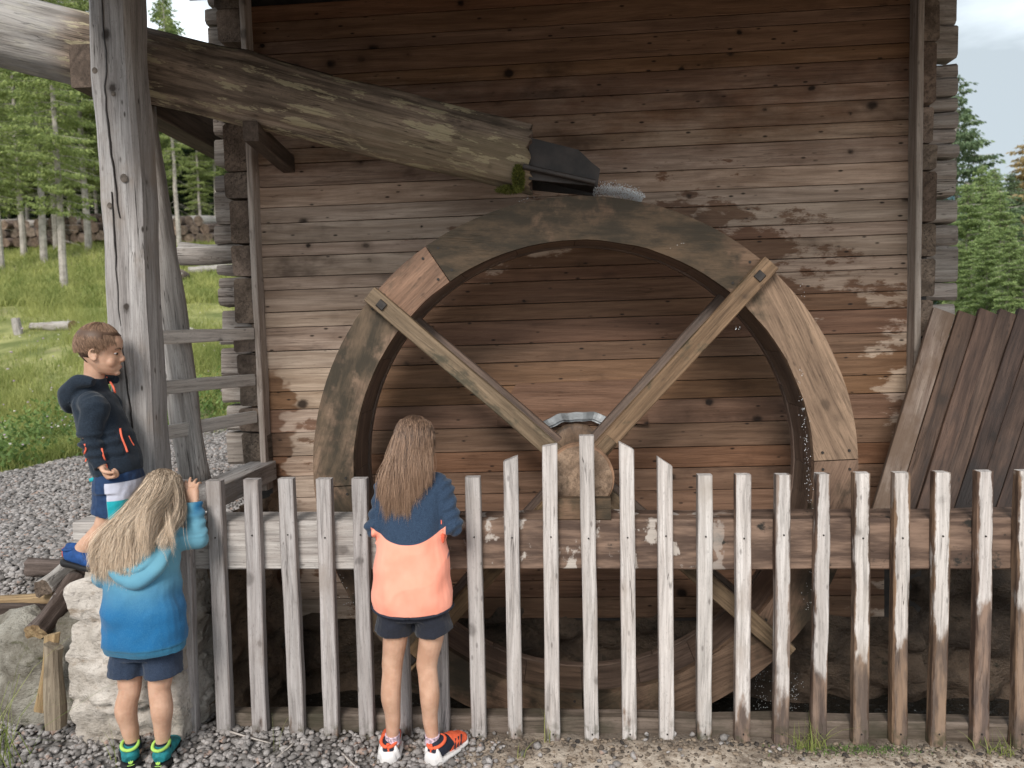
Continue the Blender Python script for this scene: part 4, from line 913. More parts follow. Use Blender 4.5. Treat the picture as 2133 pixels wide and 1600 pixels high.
# ------------------------------------------------------------------ people
def catmull(pts, vals, per=6):
    pts = [Vector(p) for p in pts]; n = len(pts); op = []; ov = []
    for i in range(n-1):
        p0 = pts[max(0, i-1)]; p1 = pts[i]; p2 = pts[i+1]; p3 = pts[min(n-1, i+2)]
        for s in range(per):
            t_ = s/per; t2 = t_*t_; t3 = t2*t_
            op.append(.5*((2*p1)+(p2-p0)*t_+(2*p0-5*p1+4*p2-p3)*t2+(3*p1-p0-3*p2+p3)*t3))
            e = t_*t_*(3-2*t_); ov.append(tuple(a+(b-a)*e for a, b in zip(vals[i], vals[i+1])))
    op.append(pts[-1]); ov.append(vals[-1]); return op, ov
class Body:
    def __init__(s): s.v = []; s.f = []
    def add(s, vs, fs):
        b = len(s.v); s.v += [tuple(v) for v in vs]; s.f += [tuple(b+i for i in f) for f in fs]
    def tube(s, pts, rad_, side=(1, 0, 0), n=18, per=6, power=2.0, cap=True):
        """elliptic tube: rad_ = list of (radius along side, radius across)"""
        rad_ = [(r, r) if not hasattr(r, '__len__') else tuple(r) for r in rad_]
        op, ov = catmull(pts, rad_, per); side = Vector(side); vs = []; m = len(op)
        for i, (p, r) in enumerate(zip(op, ov)):
            d = (op[min(m-1, i+1)]-op[max(0, i-1)]).normalized(); u = (side-d*side.dot(d)).normalized(); w_ = d.cross(u)
            for k in range(n):
                a = 2*math.pi*k/n; c, s_ = math.cos(a), math.sin(a)
                if power != 2.0: c = math.copysign(abs(c)**(2/power), c); s_ = math.copysign(abs(s_)**(2/power), s_)
                vs.append(p+u*(r[0]*c)+w_*(r[1]*s_))
        fs = [(i*n+k, i*n+(k+1) % n, (i+1)*n+(k+1) % n, (i+1)*n+k) for i in range(m-1) for k in range(n)]
        if cap: vs += [op[0], op[-1]]; c0 = m*n; fs += [(c0, (k+1) % n, k) for k in range(n)]+[(c0+1, (m-1)*n+k, (m-1)*n+(k+1) % n) for k in range(n)]
        s.add(vs, fs)
    def ball(s, c, r, M=None):
        bm = bmesh.new(); bmesh.ops.create_icosphere(bm, subdivisions=3, radius=1); c = Vector(c)
        vs = [Vector((v.co.x*r[0], v.co.y*r[1], v.co.z*r[2])) for v in bm.verts]
        if M is not None: vs = [M @ v for v in vs]
        s.add([v+c for v in vs], [tuple(v.index for v in f.verts) for f in bm.faces]); bm.free()
    def make(s, name, mat, parent, voxel=.004, smooth=3, wr=None, solid=True, cutf=None):
        me = bpy.data.meshes.new(name); me.from_pydata(s.v, [], s.f); me.update()
        tmp = bpy.data.objects.new('tmp', me); sc.collection.objects.link(tmp)
        if voxel:
            m = tmp.modifiers.new('r', 'REMESH'); m.mode = 'VOXEL'; m.voxel_size = voxel; m.use_smooth_shade = True
        if smooth:
            m = tmp.modifiers.new('s', 'SMOOTH'); m.iterations = smooth; m.factor = .5
        dg = bpy.context.evaluated_depsgraph_get(); me2 = bpy.data.meshes.new_from_object(tmp.evaluated_get(dg)); bpy.data.objects.remove(tmp); me2.name = name
        if wr:
            N_ = len(me2.vertices); co = np.empty(N_*3, np.float32); me2.vertices.foreach_get('co', co); co = co.reshape(-1, 3)
            no = np.empty(N_*3, np.float32); me2.vertex_normals.foreach_get('vector', no); no = no.reshape(-1, 3)
            co2 = np.array([wr(Vector(c)) for c in co]); co = co+no*co2[:, None]; me2.vertices.foreach_set('co', co.astype(np.float32).ravel())
        if cutf:
            bm = bmesh.new(); bm.from_mesh(me2); bmesh.ops.delete(bm, geom=[f for f in bm.faces if cutf(f.calc_center_median())], context='FACES'); bm.to_mesh(me2); bm.free()
        me2.polygons.foreach_set('use_smooth', [True]*len(me2.polygons)); me2.materials.clear(); me2.materials.append(mat); me2.update()
        return reg(bpy.data.objects.new(name, me2), Matrix(), parent)
HP = [(0.00, .27, .02, .09), (.04, .335, -.06, .16), (.12, .355, -.13, .22), (.22, .36, -.24, .265), (.32, .362, -.35, .29), (.42, .35, -.42, .312), (.50, .352, -.455, .33), (.60, .375, -.48, .345), (.70, .37, -.48, .345), (.80, .32, -.44, .32), (.89, .22, -.34, .25), (.95, .13, -.24, .17), (1.0, .0, -.08, .04)]
def head(B, M, h):
    """M maps head space (x forward, y left, z up, origin at chin height under the skull centre) to the world"""
    n = 36; vs = []; rings = []
    zz = [HP[0][0]]
    for i in range(len(HP)-1):
        for s_ in range(3): rings.append(tuple(HP[i][k]+(HP[i+1][k]-HP[i][k])*s_/3 for k in range(4)))
    rings.append(HP[-1])
    for (t_, f, b, w_) in rings:
        for k in range(n):
            a = 2*math.pi*k/n; c = (f+b)/2+(f-b)/2*math.cos(a); y = w_*math.sin(a)*(1-.10*max(0, math.cos(a)))
            # eye hollows
            if .40 < t_ < .50 and math.cos(a) > .55 and abs(y) > .06: c -= .022
            vs.append(M @ Vector((c*h, y*h, t_*h)))
    m = len(rings); fs = [(i*n+k, i*n+(k+1) % n, (i+1)*n+(k+1) % n, (i+1)*n+k) for i in range(m-1) for k in range(n)]+[tuple(reversed(range(n))), tuple((m-1)*n+k for k in range(n))]
    B.add(vs, fs)
    def T_(x, y, z): return M @ Vector((x*h, y*h, z*h))
    sd_ = M.to_3x3() @ Vector((0, 1, 0))
    B.tube([T_(.335, 0, .50), T_(.36, 0, .42), T_(.405, 0, .345), T_(.36, 0, .295)], [(.035*h, .03*h), (.035*h, .04*h), (.062*h, .045*h), (.055*h, .03*h)], side=sd_)   # nose
    B.tube([T_(.315, -.10, .195), T_(.368, 0, .20), T_(.315, .10, .195)], [.012*h, .030*h, .012*h], side=(0, 0, 1))       # lips
    B.tube([T_(.31, -.08, .165), T_(.36, 0, .158), T_(.31, .08, .165)], [.010*h, .028*h, .010*h], side=(0, 0, 1))
    B.ball(T_(.305, 0, .055), (.075*h, .085*h, .06*h))
    for s_ in (-1, 1):
        B.ball(T_(.235, .15*s_, .27), (.085*h, .11*h, .11*h))      # cheek
        Me = M.to_3x3() @ Matrix.Rotation(rad(14), 3, 'Y')
        B.ball(T_(-.055, .315*s_, .385), (.075*h, .032*h, .125*h), Me)  # ear
        B.ball(T_(-.03, .33*s_, .31), (.045*h, .026*h, .05*h), Me)
        B.tube([T_(-.0, .335*s_, .45), T_(-.06, .355*s_, .50), T_(-.13, .352*s_, .44), T_(-.12, .345*s_, .34), T_(-.05, .335*s_, .28)], [.016*h]*5, n=8, per=4)
def hand(B, w, d, palm, thumb, L, curl=.5, spread=.12, finger_curls=None):
    """w wrist, d direction to the knuckles, palm = palm facing direction, thumb = direction of thumb side, L = hand length"""
    w = Vector(w); d = Vector(d).normalized(); palm = Vector(palm); palm = (palm-d*palm.dot(d)).normalized(); th = Vector(thumb); th = (th-d*th.dot(d)-palm*th.dot(palm)).normalized()
    kn = w+d*L*.50
    B.tube([w-d*L*.08, w+d*L*.12, w+d*L*.34, kn], [(L*.15, L*.12), (L*.19, L*.12), (L*.235, L*.125), (L*.215, L*.10)], side=th, power=2.6)
    for i in range(4):
        off = (1.5-i)*L*.118; fl = L*(.44, .50, .46, .36)[i]; r = L*(.060, .062, .058, .052)[i]; c_ = (finger_curls or [curl]*4)[i]
        p = kn+th*off-d*L*.04; pts = [p]; ang = spread*(1.5-i)*.5; dd = (d+th*ang).normalized()
        a = 0
        for j, sl in enumerate((.44, .32, .26)):
            a += c_*(1.15, 1.35, .8)[j]; v = dd*math.cos(a)+palm*math.sin(a); p = p+v*fl*sl; pts.append(p)
        B.tube(pts, [r*1.05, r, r*.92, r*.72], side=th, n=10, per=4)
        B.ball(pts[-1], (r*.72,)*3)
    t0 = w+d*L*.10+th*L*.16; t1 = t0+(d*.55+th*.65+palm*.25).normalized()*L*.22; t2 = t1+(d*.85+th*.1+palm*.55*(.5+curl)).normalized()*L*.17; t3 = t2+(d*.75-th*.25+palm*.6*(.5+curl)).normalized()*L*.13
    B.tube([w+d*L*.06+th*L*.05, t0, t1, t2, t3], [L*.11, L*.095, L*.072, L*.066, L*.048], side=palm, n=10, per=4); B.ball(t3, (L*.05,)*3)

def skinmat():
    t = T('skin'); p = t.pos(); col = t.mix(t.rng(t.noise(p, 18, 4, .6), .35, .65), (.50, .285, .19), (.60, .365, .255))
    col = t.mix(t.math('MULTIPLY', t.rng(t.noise(p, 5, 2), .5, .7), .3), col, (.52, .27, .20, 1))
    t.b.inputs['Subsurface Weight'].default_value = .12; t.b.inputs['Subsurface Radius'].default_value = (.010, .004, .002); t.b.inputs['Subsurface Scale'].default_value = .6
    t.bump(t.noise(p, 350, 2), .08, .001); return t.fin(col, .55, .35)
M_skin = skinmat()
def cloth(name, colf, rough=.9, weave=900, ws=.25, folds=.35):
    t = T(name); p = t.pos(); col = colf(t, p)
    t.b.inputs['Sheen Weight'].default_value = .15
    t.bump(t.math('ADD', t.math('MULTIPLY', t.noise(p, weave, 2), ws*.35), t.math('MULTIPLY', t.noise(t.map(p, (1, 1, 1.6)), 22, 4, .6, .8), folds*2)), .5, .004)
    return t.fin(col, rough, .15)
M_eye = simple('eye_white', (.45, .42, .40), .25, .5, 5, .02, 0); M_iris = simple('iris', (.045, .03, .02), .2, .6, 5, .1, 0); M_lip = simple('lips', (.48, .22, .18), .5, .4, 30, .1, .1); M_brow = simple('brow_hair', (.12, .075, .05), .8)
def face_bits(M, h, root):
    def T_(x, y, z): return M @ Vector((x*h, y*h, z*h))
    for s_ in (-1, 1):
        B = Body(); B.ball(T_(.290, .132*s_, .445), (.034*h, .040*h, .021*h), None); e = B.make('eye', M_eye, root, 0, 0)
        B = Body(); B.ball(T_(.310, .136*s_, .442), (.026*h, .030*h, .022*h)); B.make('iris', M_iris, e, 0, 0)
        B = Body(); B.tube([T_(.325, .055*s_, .475), T_(.335, .13*s_, .492), T_(.285, .205*s_, .462)], [.008*h, .012*h, .006*h], n=8); B.make('eyelid', M_skin, e, 0, 0)
        B = Body(); B.tube([T_(.352, .05*s_, .535), T_(.348, .14*s_, .558), T_(.285, .225*s_, .53)], [.012*h, .016*h, .007*h], n=8); B.make('eyebrow', M_brow, root, 0, 0)
    B = Body(); B.tube([T_(.312, -.085, .18), T_(.385, 0, .186), T_(.312, .085, .18)], [.006*h, .020*h, .006*h], side=(0, 0, 1), n=10); B.make('mouth', M_lip, root, 0, 0)

def hairmat(name, root_c, tip_c, z0, z1, rough=.34):
    t = T(name); a = t.attr('rnd'); l = t.attr('len')
    c = t.mix(t.rng(t.math('ADD', l, t.math('MULTIPLY', t.math('SUBTRACT', a, .5), .5)), .15, .95), root_c, tip_c); c = t.mix(t.rng(a, 0, 1), t.mix(1, c, (.60, .57, .55, 1), 'MULTIPLY'), t.mix(1, c, (1.38, 1.36, 1.33, 1), 'MULTIPLY'))
    return t.fin(c, rough, .35)
def strands(name, paths, r0, mat, parent, lens=None):
    """paths: list of point lists of equal length; three sided tapering strands"""
    A = np.array([[tuple(p) for p in q] for q in paths]); n, m, _ = A.shape
    d = np.gradient(A, axis=1); d /= np.linalg.norm(d, axis=2, keepdims=True)+1e-9
    ref = rng.normal(0, 1, (n, 1, 3)); u = np.cross(d, ref); u /= np.linalg.norm(u, axis=2, keepdims=True)+1e-9; v = np.cross(d, u)
    tp = np.linspace(0, 1, m); r = r0*(.55+.9*rng.random((n, 1)))*((1-tp**3)*.9+.1)[None]
    R_ = []
    for k in range(3):
        a = 2*np.pi*k/3; R_.append(A+(u*np.cos(a)+v*np.sin(a))*r[..., None])
    VV = np.stack(R_, 2).reshape(-1, 3); idx = np.arange(n*m*3).reshape(n, m, 3); FF = []
    for k in range(3):
        k2 = (k+1) % 3; FF.append(np.stack([idx[:, :-1, k], idx[:, :-1, k2], idx[:, 1:, k2], idx[:, 1:, k]], -1).reshape(-1, 4))
    rn = np.repeat(np.clip(rng.normal(.5, .25, n), 0, 1), m*3); ln = np.tile(np.repeat(tp, 3), n)
    return mesh_obj(name, VV, np.concatenate(FF), mat, parent, smooth=True, attr={'rnd': rn, 'len': ln})
def long_hair(root, M, h, endf, n, mat, r0=.0016, part=0.0):
    """endf(az, u) -> list of world control points after the strand leaves the head"""
    paths = []; CL = []
    while len(CL) < 90:
        az = random.uniform(-math.pi, math.pi)
        if abs(az) > .75: CL.append((az, random.random(), endf(az, random.random(), M @ Vector((-.3*h, 0, .5*h)))[-1], random.random()*6.3))
    for i in range(n):
        cz_ = random.choice(CL); az = cz_[0]+random.gauss(0, .13); u_ = min(1, max(0, cz_[1]+random.gauss(0, .12)))
        if abs(az) < .75: continue            # az 0 is the face
        top = Vector((.05+random.gauss(0, .05), part+math.copysign(random.uniform(.0, .03), az), 1.0))
        pts = []
        for k in range(6):                    # down the skull
            f_ = k/5; ph = f_*math.pi*.5*(.55+.6*u_)
            rx = .46 if abs(az) > math.pi/2 else .36; ly = .375
            px = -.04+rx*math.sin(ph)*math.cos(az)*1.02; py = ly*math.sin(ph)*math.sin(az)
            pz = .52+.505*math.cos(ph)
            g_ = 1.03+.05*random.random()*(.4+f_)
            pts.append(M @ Vector((px*g_*h, py*g_*h, (.5+(pz-.5)*g_)*h)))
        ev = endf(az, u_, pts[5]); kk = .55
        ev[2] = ev[2].lerp(cz_[2], kk)+Vector((0, 0, random.gauss(0, .010))); ev[1] = ev[1].lerp(Vector((cz_[2].x, ev[1].y, ev[1].z)), .5)
        ev[1].x += .006*math.sin(cz_[3]); ev[0].x += .004*math.sin(cz_[3]+2)
        ctrl = [pts[0], pts[2], pts[4], pts[5]]+ev
        op, _ = catmull(ctrl, [(0,)]*len(ctrl), 4)
        ja = Vector((random.gauss(0, .004), random.gauss(0, .003), 0)); m_ = len(op)
        paths.append([p+ja*(q_/m_)+Vector((.0011*math.sin(q_*.5+i), .0011*math.cos(q_*.4+i), 0))*(q_/m_) for q_, p in enumerate(op)])
    strands('hair', paths, r0, mat, root)
def scalp(root, M, h, mat, grow=1.035, cutf=None):
    B = Body(); n = 30; vs = []; rings = [r for r in HP if r[0] >= .2]
    for (t_, f, b, w_) in rings:
        for k in range(n):
            a = 2*math.pi*k/n; c = (f+b)/2+(f-b)/2*math.cos(a)*grow; y = w_*math.sin(a)*grow
            vs.append(Vector((c, y, .5+(t_-.5)*grow)))
    fs = []
    m = len(rings)
    for i in range(m-1):
        for k in range(n):
            q = [i*n+k, i*n+(k+1) % n, (i+1)*n+(k+1) % n, (i+1)*n+k]; c = sum((vs[j] for j in q), Vector())/4
            if cutf(c): continue
            fs.append(tuple(q))
    fs.append(tuple((m-1)*n+k for k in range(n)))
    B.add([M @ (v*h) for v in vs], fs)
    me = bpy.data.meshes.new('scalp_hair'); me.from_pydata(B.v, [], B.f); me.materials.append(mat); me.polygons.foreach_set('use_smooth', [True]*len(me.polygons)); me.update()
    o = reg(bpy.data.objects.new('scalp_hair', me), Matrix(), root); md = o.modifiers.new('s', 'SOLIDIFY'); md.thickness = .0008; return o
def frame(o, fwd, up):
    f = Vector(fwd).normalized(); up = Vector(up); l = up.cross(f).normalized(); u = f.cross(l); return Matrix(((f.x, l.x, u.x, o[0]), (f.y, l.y, u.y, o[1]), (f.z, l.z, u.z, o[2]), (0, 0, 0, 1)))

def shoe(root, M, Ln, W, mats, hi=.075, kind='a'):
    """M: x to the toe, y left, z up, origin at the heel on the ground"""
    def Q(x, y, z): return M @ Vector((x, y, z))
    sd_ = M.to_3x3() @ Vector((0, 1, 0))
    up_, sole, cap, lin, lace, mark = mats
    B = Body()
    B.tube([Q(.006, 0, .040), Q(Ln*.14, 0, .048), Q(Ln*.34, 0, .050), Q(Ln*.58, .002, .040), Q(Ln*.82, .003, .030), Q(Ln*.985, .002, .024)], [(W*.26, .018), (W*.40, .036), (W*.42, .036), (W*.47, .028), (W*.45, .019), (W*.18, .010)], side=sd_, n=20)
    B.tube([Q(Ln*.19, 0, .03), Q(Ln*.185, 0, .065), Q(Ln*.17, 0, hi)], [(W*.40, Ln*.155), (W*.36, Ln*.16), (W*.36, Ln*.17)], side=sd_, n=20)
    s_ = B.make('shoe', up_, root, .0035, 2)
    B = Body()
    B.tube([Q(-.002, 0, .013), Q(Ln*.12, 0, .012), Q(Ln*.35, 0, .012), Q(Ln*.60, .002, .012), Q(Ln*.85, .003, .013), Q(Ln*1.0, .002, .019)], [(W*.30, .013), (W*.47, .015), (W*.44, .013), (W*.52, .013), (W*.49, .012), (W*.20, .010)], side=sd_, n=20, power=3.2)
    B.make('sole', sole, s_, .0035, 1)
    B = Body(); B.tube([Q(Ln*.17+Ln*.175*math.cos(a), W*.365*math.sin(a), hi+.002+.007*math.cos(a)) for a in [2*math.pi*k/12 for k in range(13)]], [.0062]*13, n=8, per=3); B.make('collar', lin, s_, 0, 0)
    if cap:
        B = Body(); B.tube([Q(.004, 0, .012), Q(.000, 0, .030), Q(.006, 0, .050)], [(W*.42, .018), (W*.36, .016), (W*.30, .012)], side=sd_, n=16)
        for q_ in (-1, 1): B.tube([Q(.02, W*.40*q_, .02), Q(.012, W*.36*q_, .045), Q(.010, W*.30*q_, .070)], [.013, .010, .004], n=10)
        B.tube([Q(.02, W*.40, .018), Q(Ln*.3, W*.46, .018), Q(Ln*.6, W*.50, .016)], [.013, .010, .007]); B.tube([Q(.02, -W*.40, .018), Q(Ln*.3, -W*.46, .018), Q(Ln*.6, -W*.50, .016)], [.013, .010, .007])
        B.make('heel_cap', cap, s_, .003, 2)
        B = Body(); B.tube([Q(.004, 0, .052), Q(.005, 0, .070), Q(.002, 0, hi+.006)], [(.006, .005), (.006, .004), (.007, .004)], side=sd_); B.make('pull_tab', lin, s_, 0, 0)
    for k in range(4):
        x = Ln*(.42+.09*k); z = .082-.009*k-.010*(kind == 'b')
        B = Body(); B.tube([Q(x, -W*.26, z-.018), Q(x+.004, 0, z), Q(x, W*.26, z-.018)], [.0026]*3, n=6, per=3); B.make('lace', lace, s_, 0, 0)
    if mark == 'stripes':
        for k in range(3):
            x = Ln*(.48+.085*k); B = Body(); B.tube([Q(x+.012, -W*.36, .062), Q(x-.006, -W*.49, .030)], [(.0036, .002)]*2, side=M.to_3x3() @ Vector((1, 0, 0)), n=8, per=2); B.make('stripe', MS_dark, s_, 0, 0)
    if mark == 'leaves':
        for k in (-1, 0, 1):
            a = rad(32)*k; B = Body(); c = Q(-.0095, 0, .030); e = c+sd_*(math.sin(a)*.014)+V(0, 0, math.cos(a)*.014); B.tube([c, (c+e)/2, e], [(.001, .001), (.0042, .0022), (.001, .001)], side=sd_, n=8, per=3); B.make('leaf_mark', MS_lime, s_, 0, 0)
        B = Body(); B.tube([Q(-.0085, -.012, .026), Q(-.0100, 0, .025), Q(-.0085, .012, .026)], [(.0014, .0012)]*3, n=6, per=2); B.make('leaf_mark', MS_lime, s_, 0, 0)
    return s_
MS_dark = simple('dark_navy_fabric', (.018, .022, .035), .8); MS_white = simple('white_rubber', (.72, .68, .66), .6, .4, 20, .08); MS_orange = simple('orange_fabric', (.78, .13, .055), .75, .3, 60, .12)
MS_teal = simple('teal_fabric', (.02, .20, .22), .75, .3, 40, .35); MS_lime = simple('lime_trim', (.38, .62, .12), .7); MS_black = simple('black_rubber', (.014, .013, .014), .6); MS_blue = simple('blue_mesh', (.015, .06, .20), .75, .3, 50, .3)
MS_coral = simple('coral_binding', (.85, .16, .09), .7); MS_sock = simple('patterned_sock', (.55, .42, .48), .9, .2, 120, .6)

# ---------------- girl in the navy and coral top
g = empty('person', (-.57, 2.60, 0), 'long haired brunette girl in navy and coral top and orange white shoes at the fence', 'person')
hM = frame((-.548, 2.64, 1.110), (.06, 1, -.22), (0, .22, 1)); HH = .185
B = Body(); head(B, hM, HH)
B.tube([(-.552, 2.625, 1.05), (-.550, 2.63, 1.10), (-.547, 2.625, 1.15)], [(.042, .040), (.037, .037), (.042, .045)])
B.tube([(-.560, 2.585, .585), (-.560, 2.585, .62), (-.558, 2.59, .72), (-.556, 2.60, .88), (-.553, 2.615, 1.0), (-.552, 2.622, 1.065)], [(.06, .045), (.095, .07), (.095, .07), (.10, .075), (.10, .065), (.05, .045)])
for s_, sh, el, wr_ in ((-1, (-.650, 2.62, 1.03), (-.688, 2.560, .905), (-.640, 2.685, .935)), (1, (-.450, 2.62, 1.03), (-.392, 2.560, .905), (-.452, 2.685, .935))):
    B.tube([(-.553+.05*s_, 2.62, 1.04), sh, el], [.030, .028, .021]); B.tube([el, wr_], [.021, .019])
    hand(B, wr_, (-.25*s_, .8, .35), (0, .4, -1), (-s_, 0, 0), .125, .75)
    hx = -.560+.064*s_; kx = (-.645, -.514)[s_ > 0]; ax = (-.655, -.503)[s_ > 0]
    B.tube([(hx, 2.585, .60), (hx+.004*s_, 2.588, .50), (kx, 2.592, .385), (kx+.002*s_, 2.585, .34), ((kx+ax)/2+.003*s_, 2.577, .26), ((kx+ax)/2, 2.585, .17), (ax, 2.590, .09), (ax, 2.592, .05)],
           [(.056, .064), (.047, .055), (.040, .043), (.037, .040), (.037, .043), (.029, .032), (.0235, .027), (.026, .032)])
B.make('body', M_skin, g, .0034, 3)
face_bits(hM, HH, g)
def cM(t, p):
    x, y, z = t.xyz(p); dx = t.math('ABSOLUTE', t.math('SUBTRACT', x, -.556))
    e = t.math('SUBTRACT', t.math('SUBTRACT', z, .853), t.math('MULTIPLY', t.math('MULTIPLY', dx, dx), 3.2))
    heather = t.mix(t.rng(t.noise(t.map(p, (1, 1, 5)), 190, 3, .7), .35, .65), (.016, .030, .058), (.042, .070, .118))
    coral = t.mix(t.rng(t.noise(p, 9, 3), .3, .7), (.92, .33, .225), (.95, .39, .28))
    side_ = t.math('MULTIPLY', t.rng(dx, .124, .127), t.math('MULTIPLY', t.rng(z, 1.01, 1.0), t.rng(dx, .152, .150)))
    return t.mix(t.math('MULTIPLY', t.rng(e, .0015, -.0015), t.math('MAXIMUM', t.rng(dx, .138, .134), t.rng(z, .80, .78))), heather, coral)
M_topM = cloth('navy_coral_fleece', cM, .85, 700, .3, .25)
B = Body()
B.tube([(-.559, 2.580, .592), (-.558, 2.578, .65), (-.557, 2.580, .74), (-.556, 2.587, .85), (-.554, 2.600, .96), (-.552, 2.613, 1.03), (-.551, 2.620, 1.072), (-.550, 2.624, 1.10)],
       [(.148, .098), (.152, .105), (.142, .100), (.130, .094), (.124, .084), (.118, .074), (.088, .062), (.046, .046)], n=30, power=2.3)
def wrk(amp, f=(9, 9, 22), sd__=0): return lambda c: amp*(MN.fractal(Vector((c.x*f[0]+sd__, c.y*f[1], c.z*f[2])), 1, 2, 3))
def foldM(c):
    a = .006*MN.fractal(Vector((c.x*12, c.y*9, c.z*6)), 1, 2, 3)-.009*abs(MN.noise(Vector((c.x*9+c.z*4, c.y*4, c.z*7-c.x*4))))
    lower = max(0, min(1, (.85-c.z)/.2)); a += .007*lower*MN.noise(Vector((c.x*17+c.z*5, 0, c.z*3)))
    if abs(c.x+.555) > .125 and c.z > .84: a += .0042*math.sin((c.z-c.x*.5)*155+3*MN.noise(c*12))
    return a
sl = []
for s_, sh, el, wr_ in ((-1, (-.648, 2.617, 1.035), (-.680, 2.562, .905), (-.640, 2.675, .932)), (1, (-.452, 2.617, 1.035), (-.400, 2.562, .905), (-.452, 2.675, .932))):
    B.tube([(-.553+.06*s_, 2.615, 1.05), sh, (Vector(sh)+Vector(el))/2+V(.004*s_, 0, 0), el], [.046, .050, .042, .038]); B.tube([el, (Vector(el)+Vector(wr_))/2, wr_], [.041, .036, .029]); B.ball(el, (.042,)*3)
B.make('top', M_topM, g, .0045, 2, foldM)
B = Body(); B.tube([(-.559+.150*math.cos(a)*(1), 2.580+.100*math.sin(a), .590+.012*abs(math.cos(a))**3) for a in [2*math.pi*k/24 for k in range(25)]], [.0055]*25, n=8, per=3); B.make('hem', MS_dark, g, 0, 0)
for s_ in (-1, 1):
    B = Body(); B.tube([(-.556+.121*s_, 2.562, z) for z in (.97, .93, .88, .845)], [(.005, .010), (.009, .012), (.010, .012), (.004, .008)]); B.make('underarm_panel', MS_coral, g, 0, 0)
M_shM = cloth('black_shorts_cloth', lambda t, p: t.mix(t.rng(t.noise(p, 400, 2), .3, .7), (.014, .016, .024), (.026, .028, .040)), .85)
B = Body(); B.tube([(-.56, 2.587, .66), (-.56, 2.586, .60), (-.56, 2.586, .565)], [(.118, .09), (.124, .092), (.120, .088)])
for s_ in (-1, 1):
    B.tube([(-.560+.058*s_, 2.587, .60), (-.560+.070*s_, 2.587, .545), (-.560+.076*s_, 2.588, .503)], [(.066, .082), (.068, .078), (.072, .076)])
B.make('shorts', M_shM, g, .0045, 2, wrk(.005, (16, 16, 20)))
mats = (MS_dark, MS_white, MS_white, MS_orange, MS_orange, None)
def upM(name):
    t = T(name); x, y, z = t.xyz(t.obj()); return None
a_ = frame((-.662, 2.545, .004), (-.14, 1, 0), (0, 0, 1)); shoe(g, a_, .205, .080, (MS_dark, MS_white, MS_white, MS_orange, MS_orange, None))
a_ = frame((-.503, 2.545, .004), (.62, 1, 0), (0, 0, 1)); shoe(g, a_, .205, .080, (MS_dark, MS_white, MS_white, MS_orange, MS_orange, 'stripes'))
for (hx, hy, dx) in ((-.662, 2.545, -.14), (-.503, 2.545, .62)):      # orange forefoot
    a_ = frame((hx, hy, .004), (dx, 1, 0), (0, 0, 1)); sd_ = a_.to_3x3() @ V(0, 1, 0); Ln_ = .205; W_ = .08
    B = Body(); B.tube([a_ @ V(Ln_*.40, 0, .046), a_ @ V(Ln_*.6, .002, .040), a_ @ V(Ln_*.82, .003, .031), a_ @ V(Ln_*.97, .002, .024)], [(W_*.42, .038), (W_*.49, .031), (W_*.47, .021), (W_*.22, .011)], side=sd_, n=20); B.make('toe_panel', MS_orange, g, .0035, 1)
for ax in (-.655, -.503):
    B = Body(); B.tube([(ax, 2.588, .065), (ax, 2.590, .088), (ax, 2.590, .100)], [(.029, .034), (.0275, .032), (.0285, .033)], n=16); B.make('sock', MS_sock, g, 0, 0)
M_hairM = hairmat('brown_hair', (.085, .052, .037), (.40, .26, .18), 1.0, 1.3)
def endM(az, u_, p):
    back = max(0, -math.cos(az)); sx = math.sin(az)
    e = Vector((-.568-sx*(.045+.025*random.random())*1.0+random.gauss(0, .012), 2.522+.045*(1-back)+random.gauss(0, .006), 1.005-.03*back+random.gauss(0, .030)))
    # head space y is left = world -x for this facing
    if sx < -.35: e.x += .018; e.z += .075
    if sx > .3: e.x -= .035*random.random()
    mid = p.lerp(e, .45); mid.y = min(mid.y, p.y)-.012; mid.z = p.z+(e.z-p.z)*.42
    m2 = p.lerp(e, .75); m2.y = e.y-.004
    return [mid, m2, e]
scalp(g, hM, HH, M_hairM, 1.03, lambda c: (c.x > .12 and c.z < .74) or c.z < .3)
long_hair(g, hM, HH, endM, 13000, M_hairM, .0007)

# ---------------- girl in the blue hoodie
g = empty('person', (-1.57, 2.55, 0), 'girl with long loose blonde hair in faded blue hoodie and dark blue shorts, teal shoes', 'person')
hM = frame((-1.535, 2.625, .925), (-.22, 1, -.42), (-.08, .42, 1)); HH = .18
B = Body(); head(B, hM, HH)
B.tube([(-1.545, 2.585, .86), (-1.540, 2.60, .91), (-1.536, 2.605, .95)], [(.045, .042), (.038, .038), (.04, .045)])
B.tube([(-1.578, 2.55, .445), (-1.575, 2.55, .485), (-1.568, 2.55, .58), (-1.56, 2.56, .72), (-1.552, 2.575, .82), (-1.547, 2.585, .885)], [(.06, .045), (.09, .07), (.095, .07), (.10, .075), (.10, .065), (.05, .045)])
armsL = (((-1.645, 2.57, .835), (-1.705, 2.515, .735), (-1.66, 2.655, .80)), ((-1.455, 2.585, .850), (-1.392, 2.615, .845), (-1.430, 2.680, .965)))
for s_, (sh, el, wr_) in zip((-1, 1), armsL):
    B.tube([(-1.55+.05*s_, 2.58, .85), sh, el], [.030, .028, .021]); B.tube([el, wr_], [.021, .020])
hand(B, (-1.432, 2.682, .972), (-.30, .35, 1), (0, 1, -.1), (-1, .2, 0), .115, .30, .3, [.22, .2, .3, .45])
hand(B, (-1.655, 2.662, .805), (.2, .8, .5), (0, .4, -1), (1, 0, 0), .115, .7)
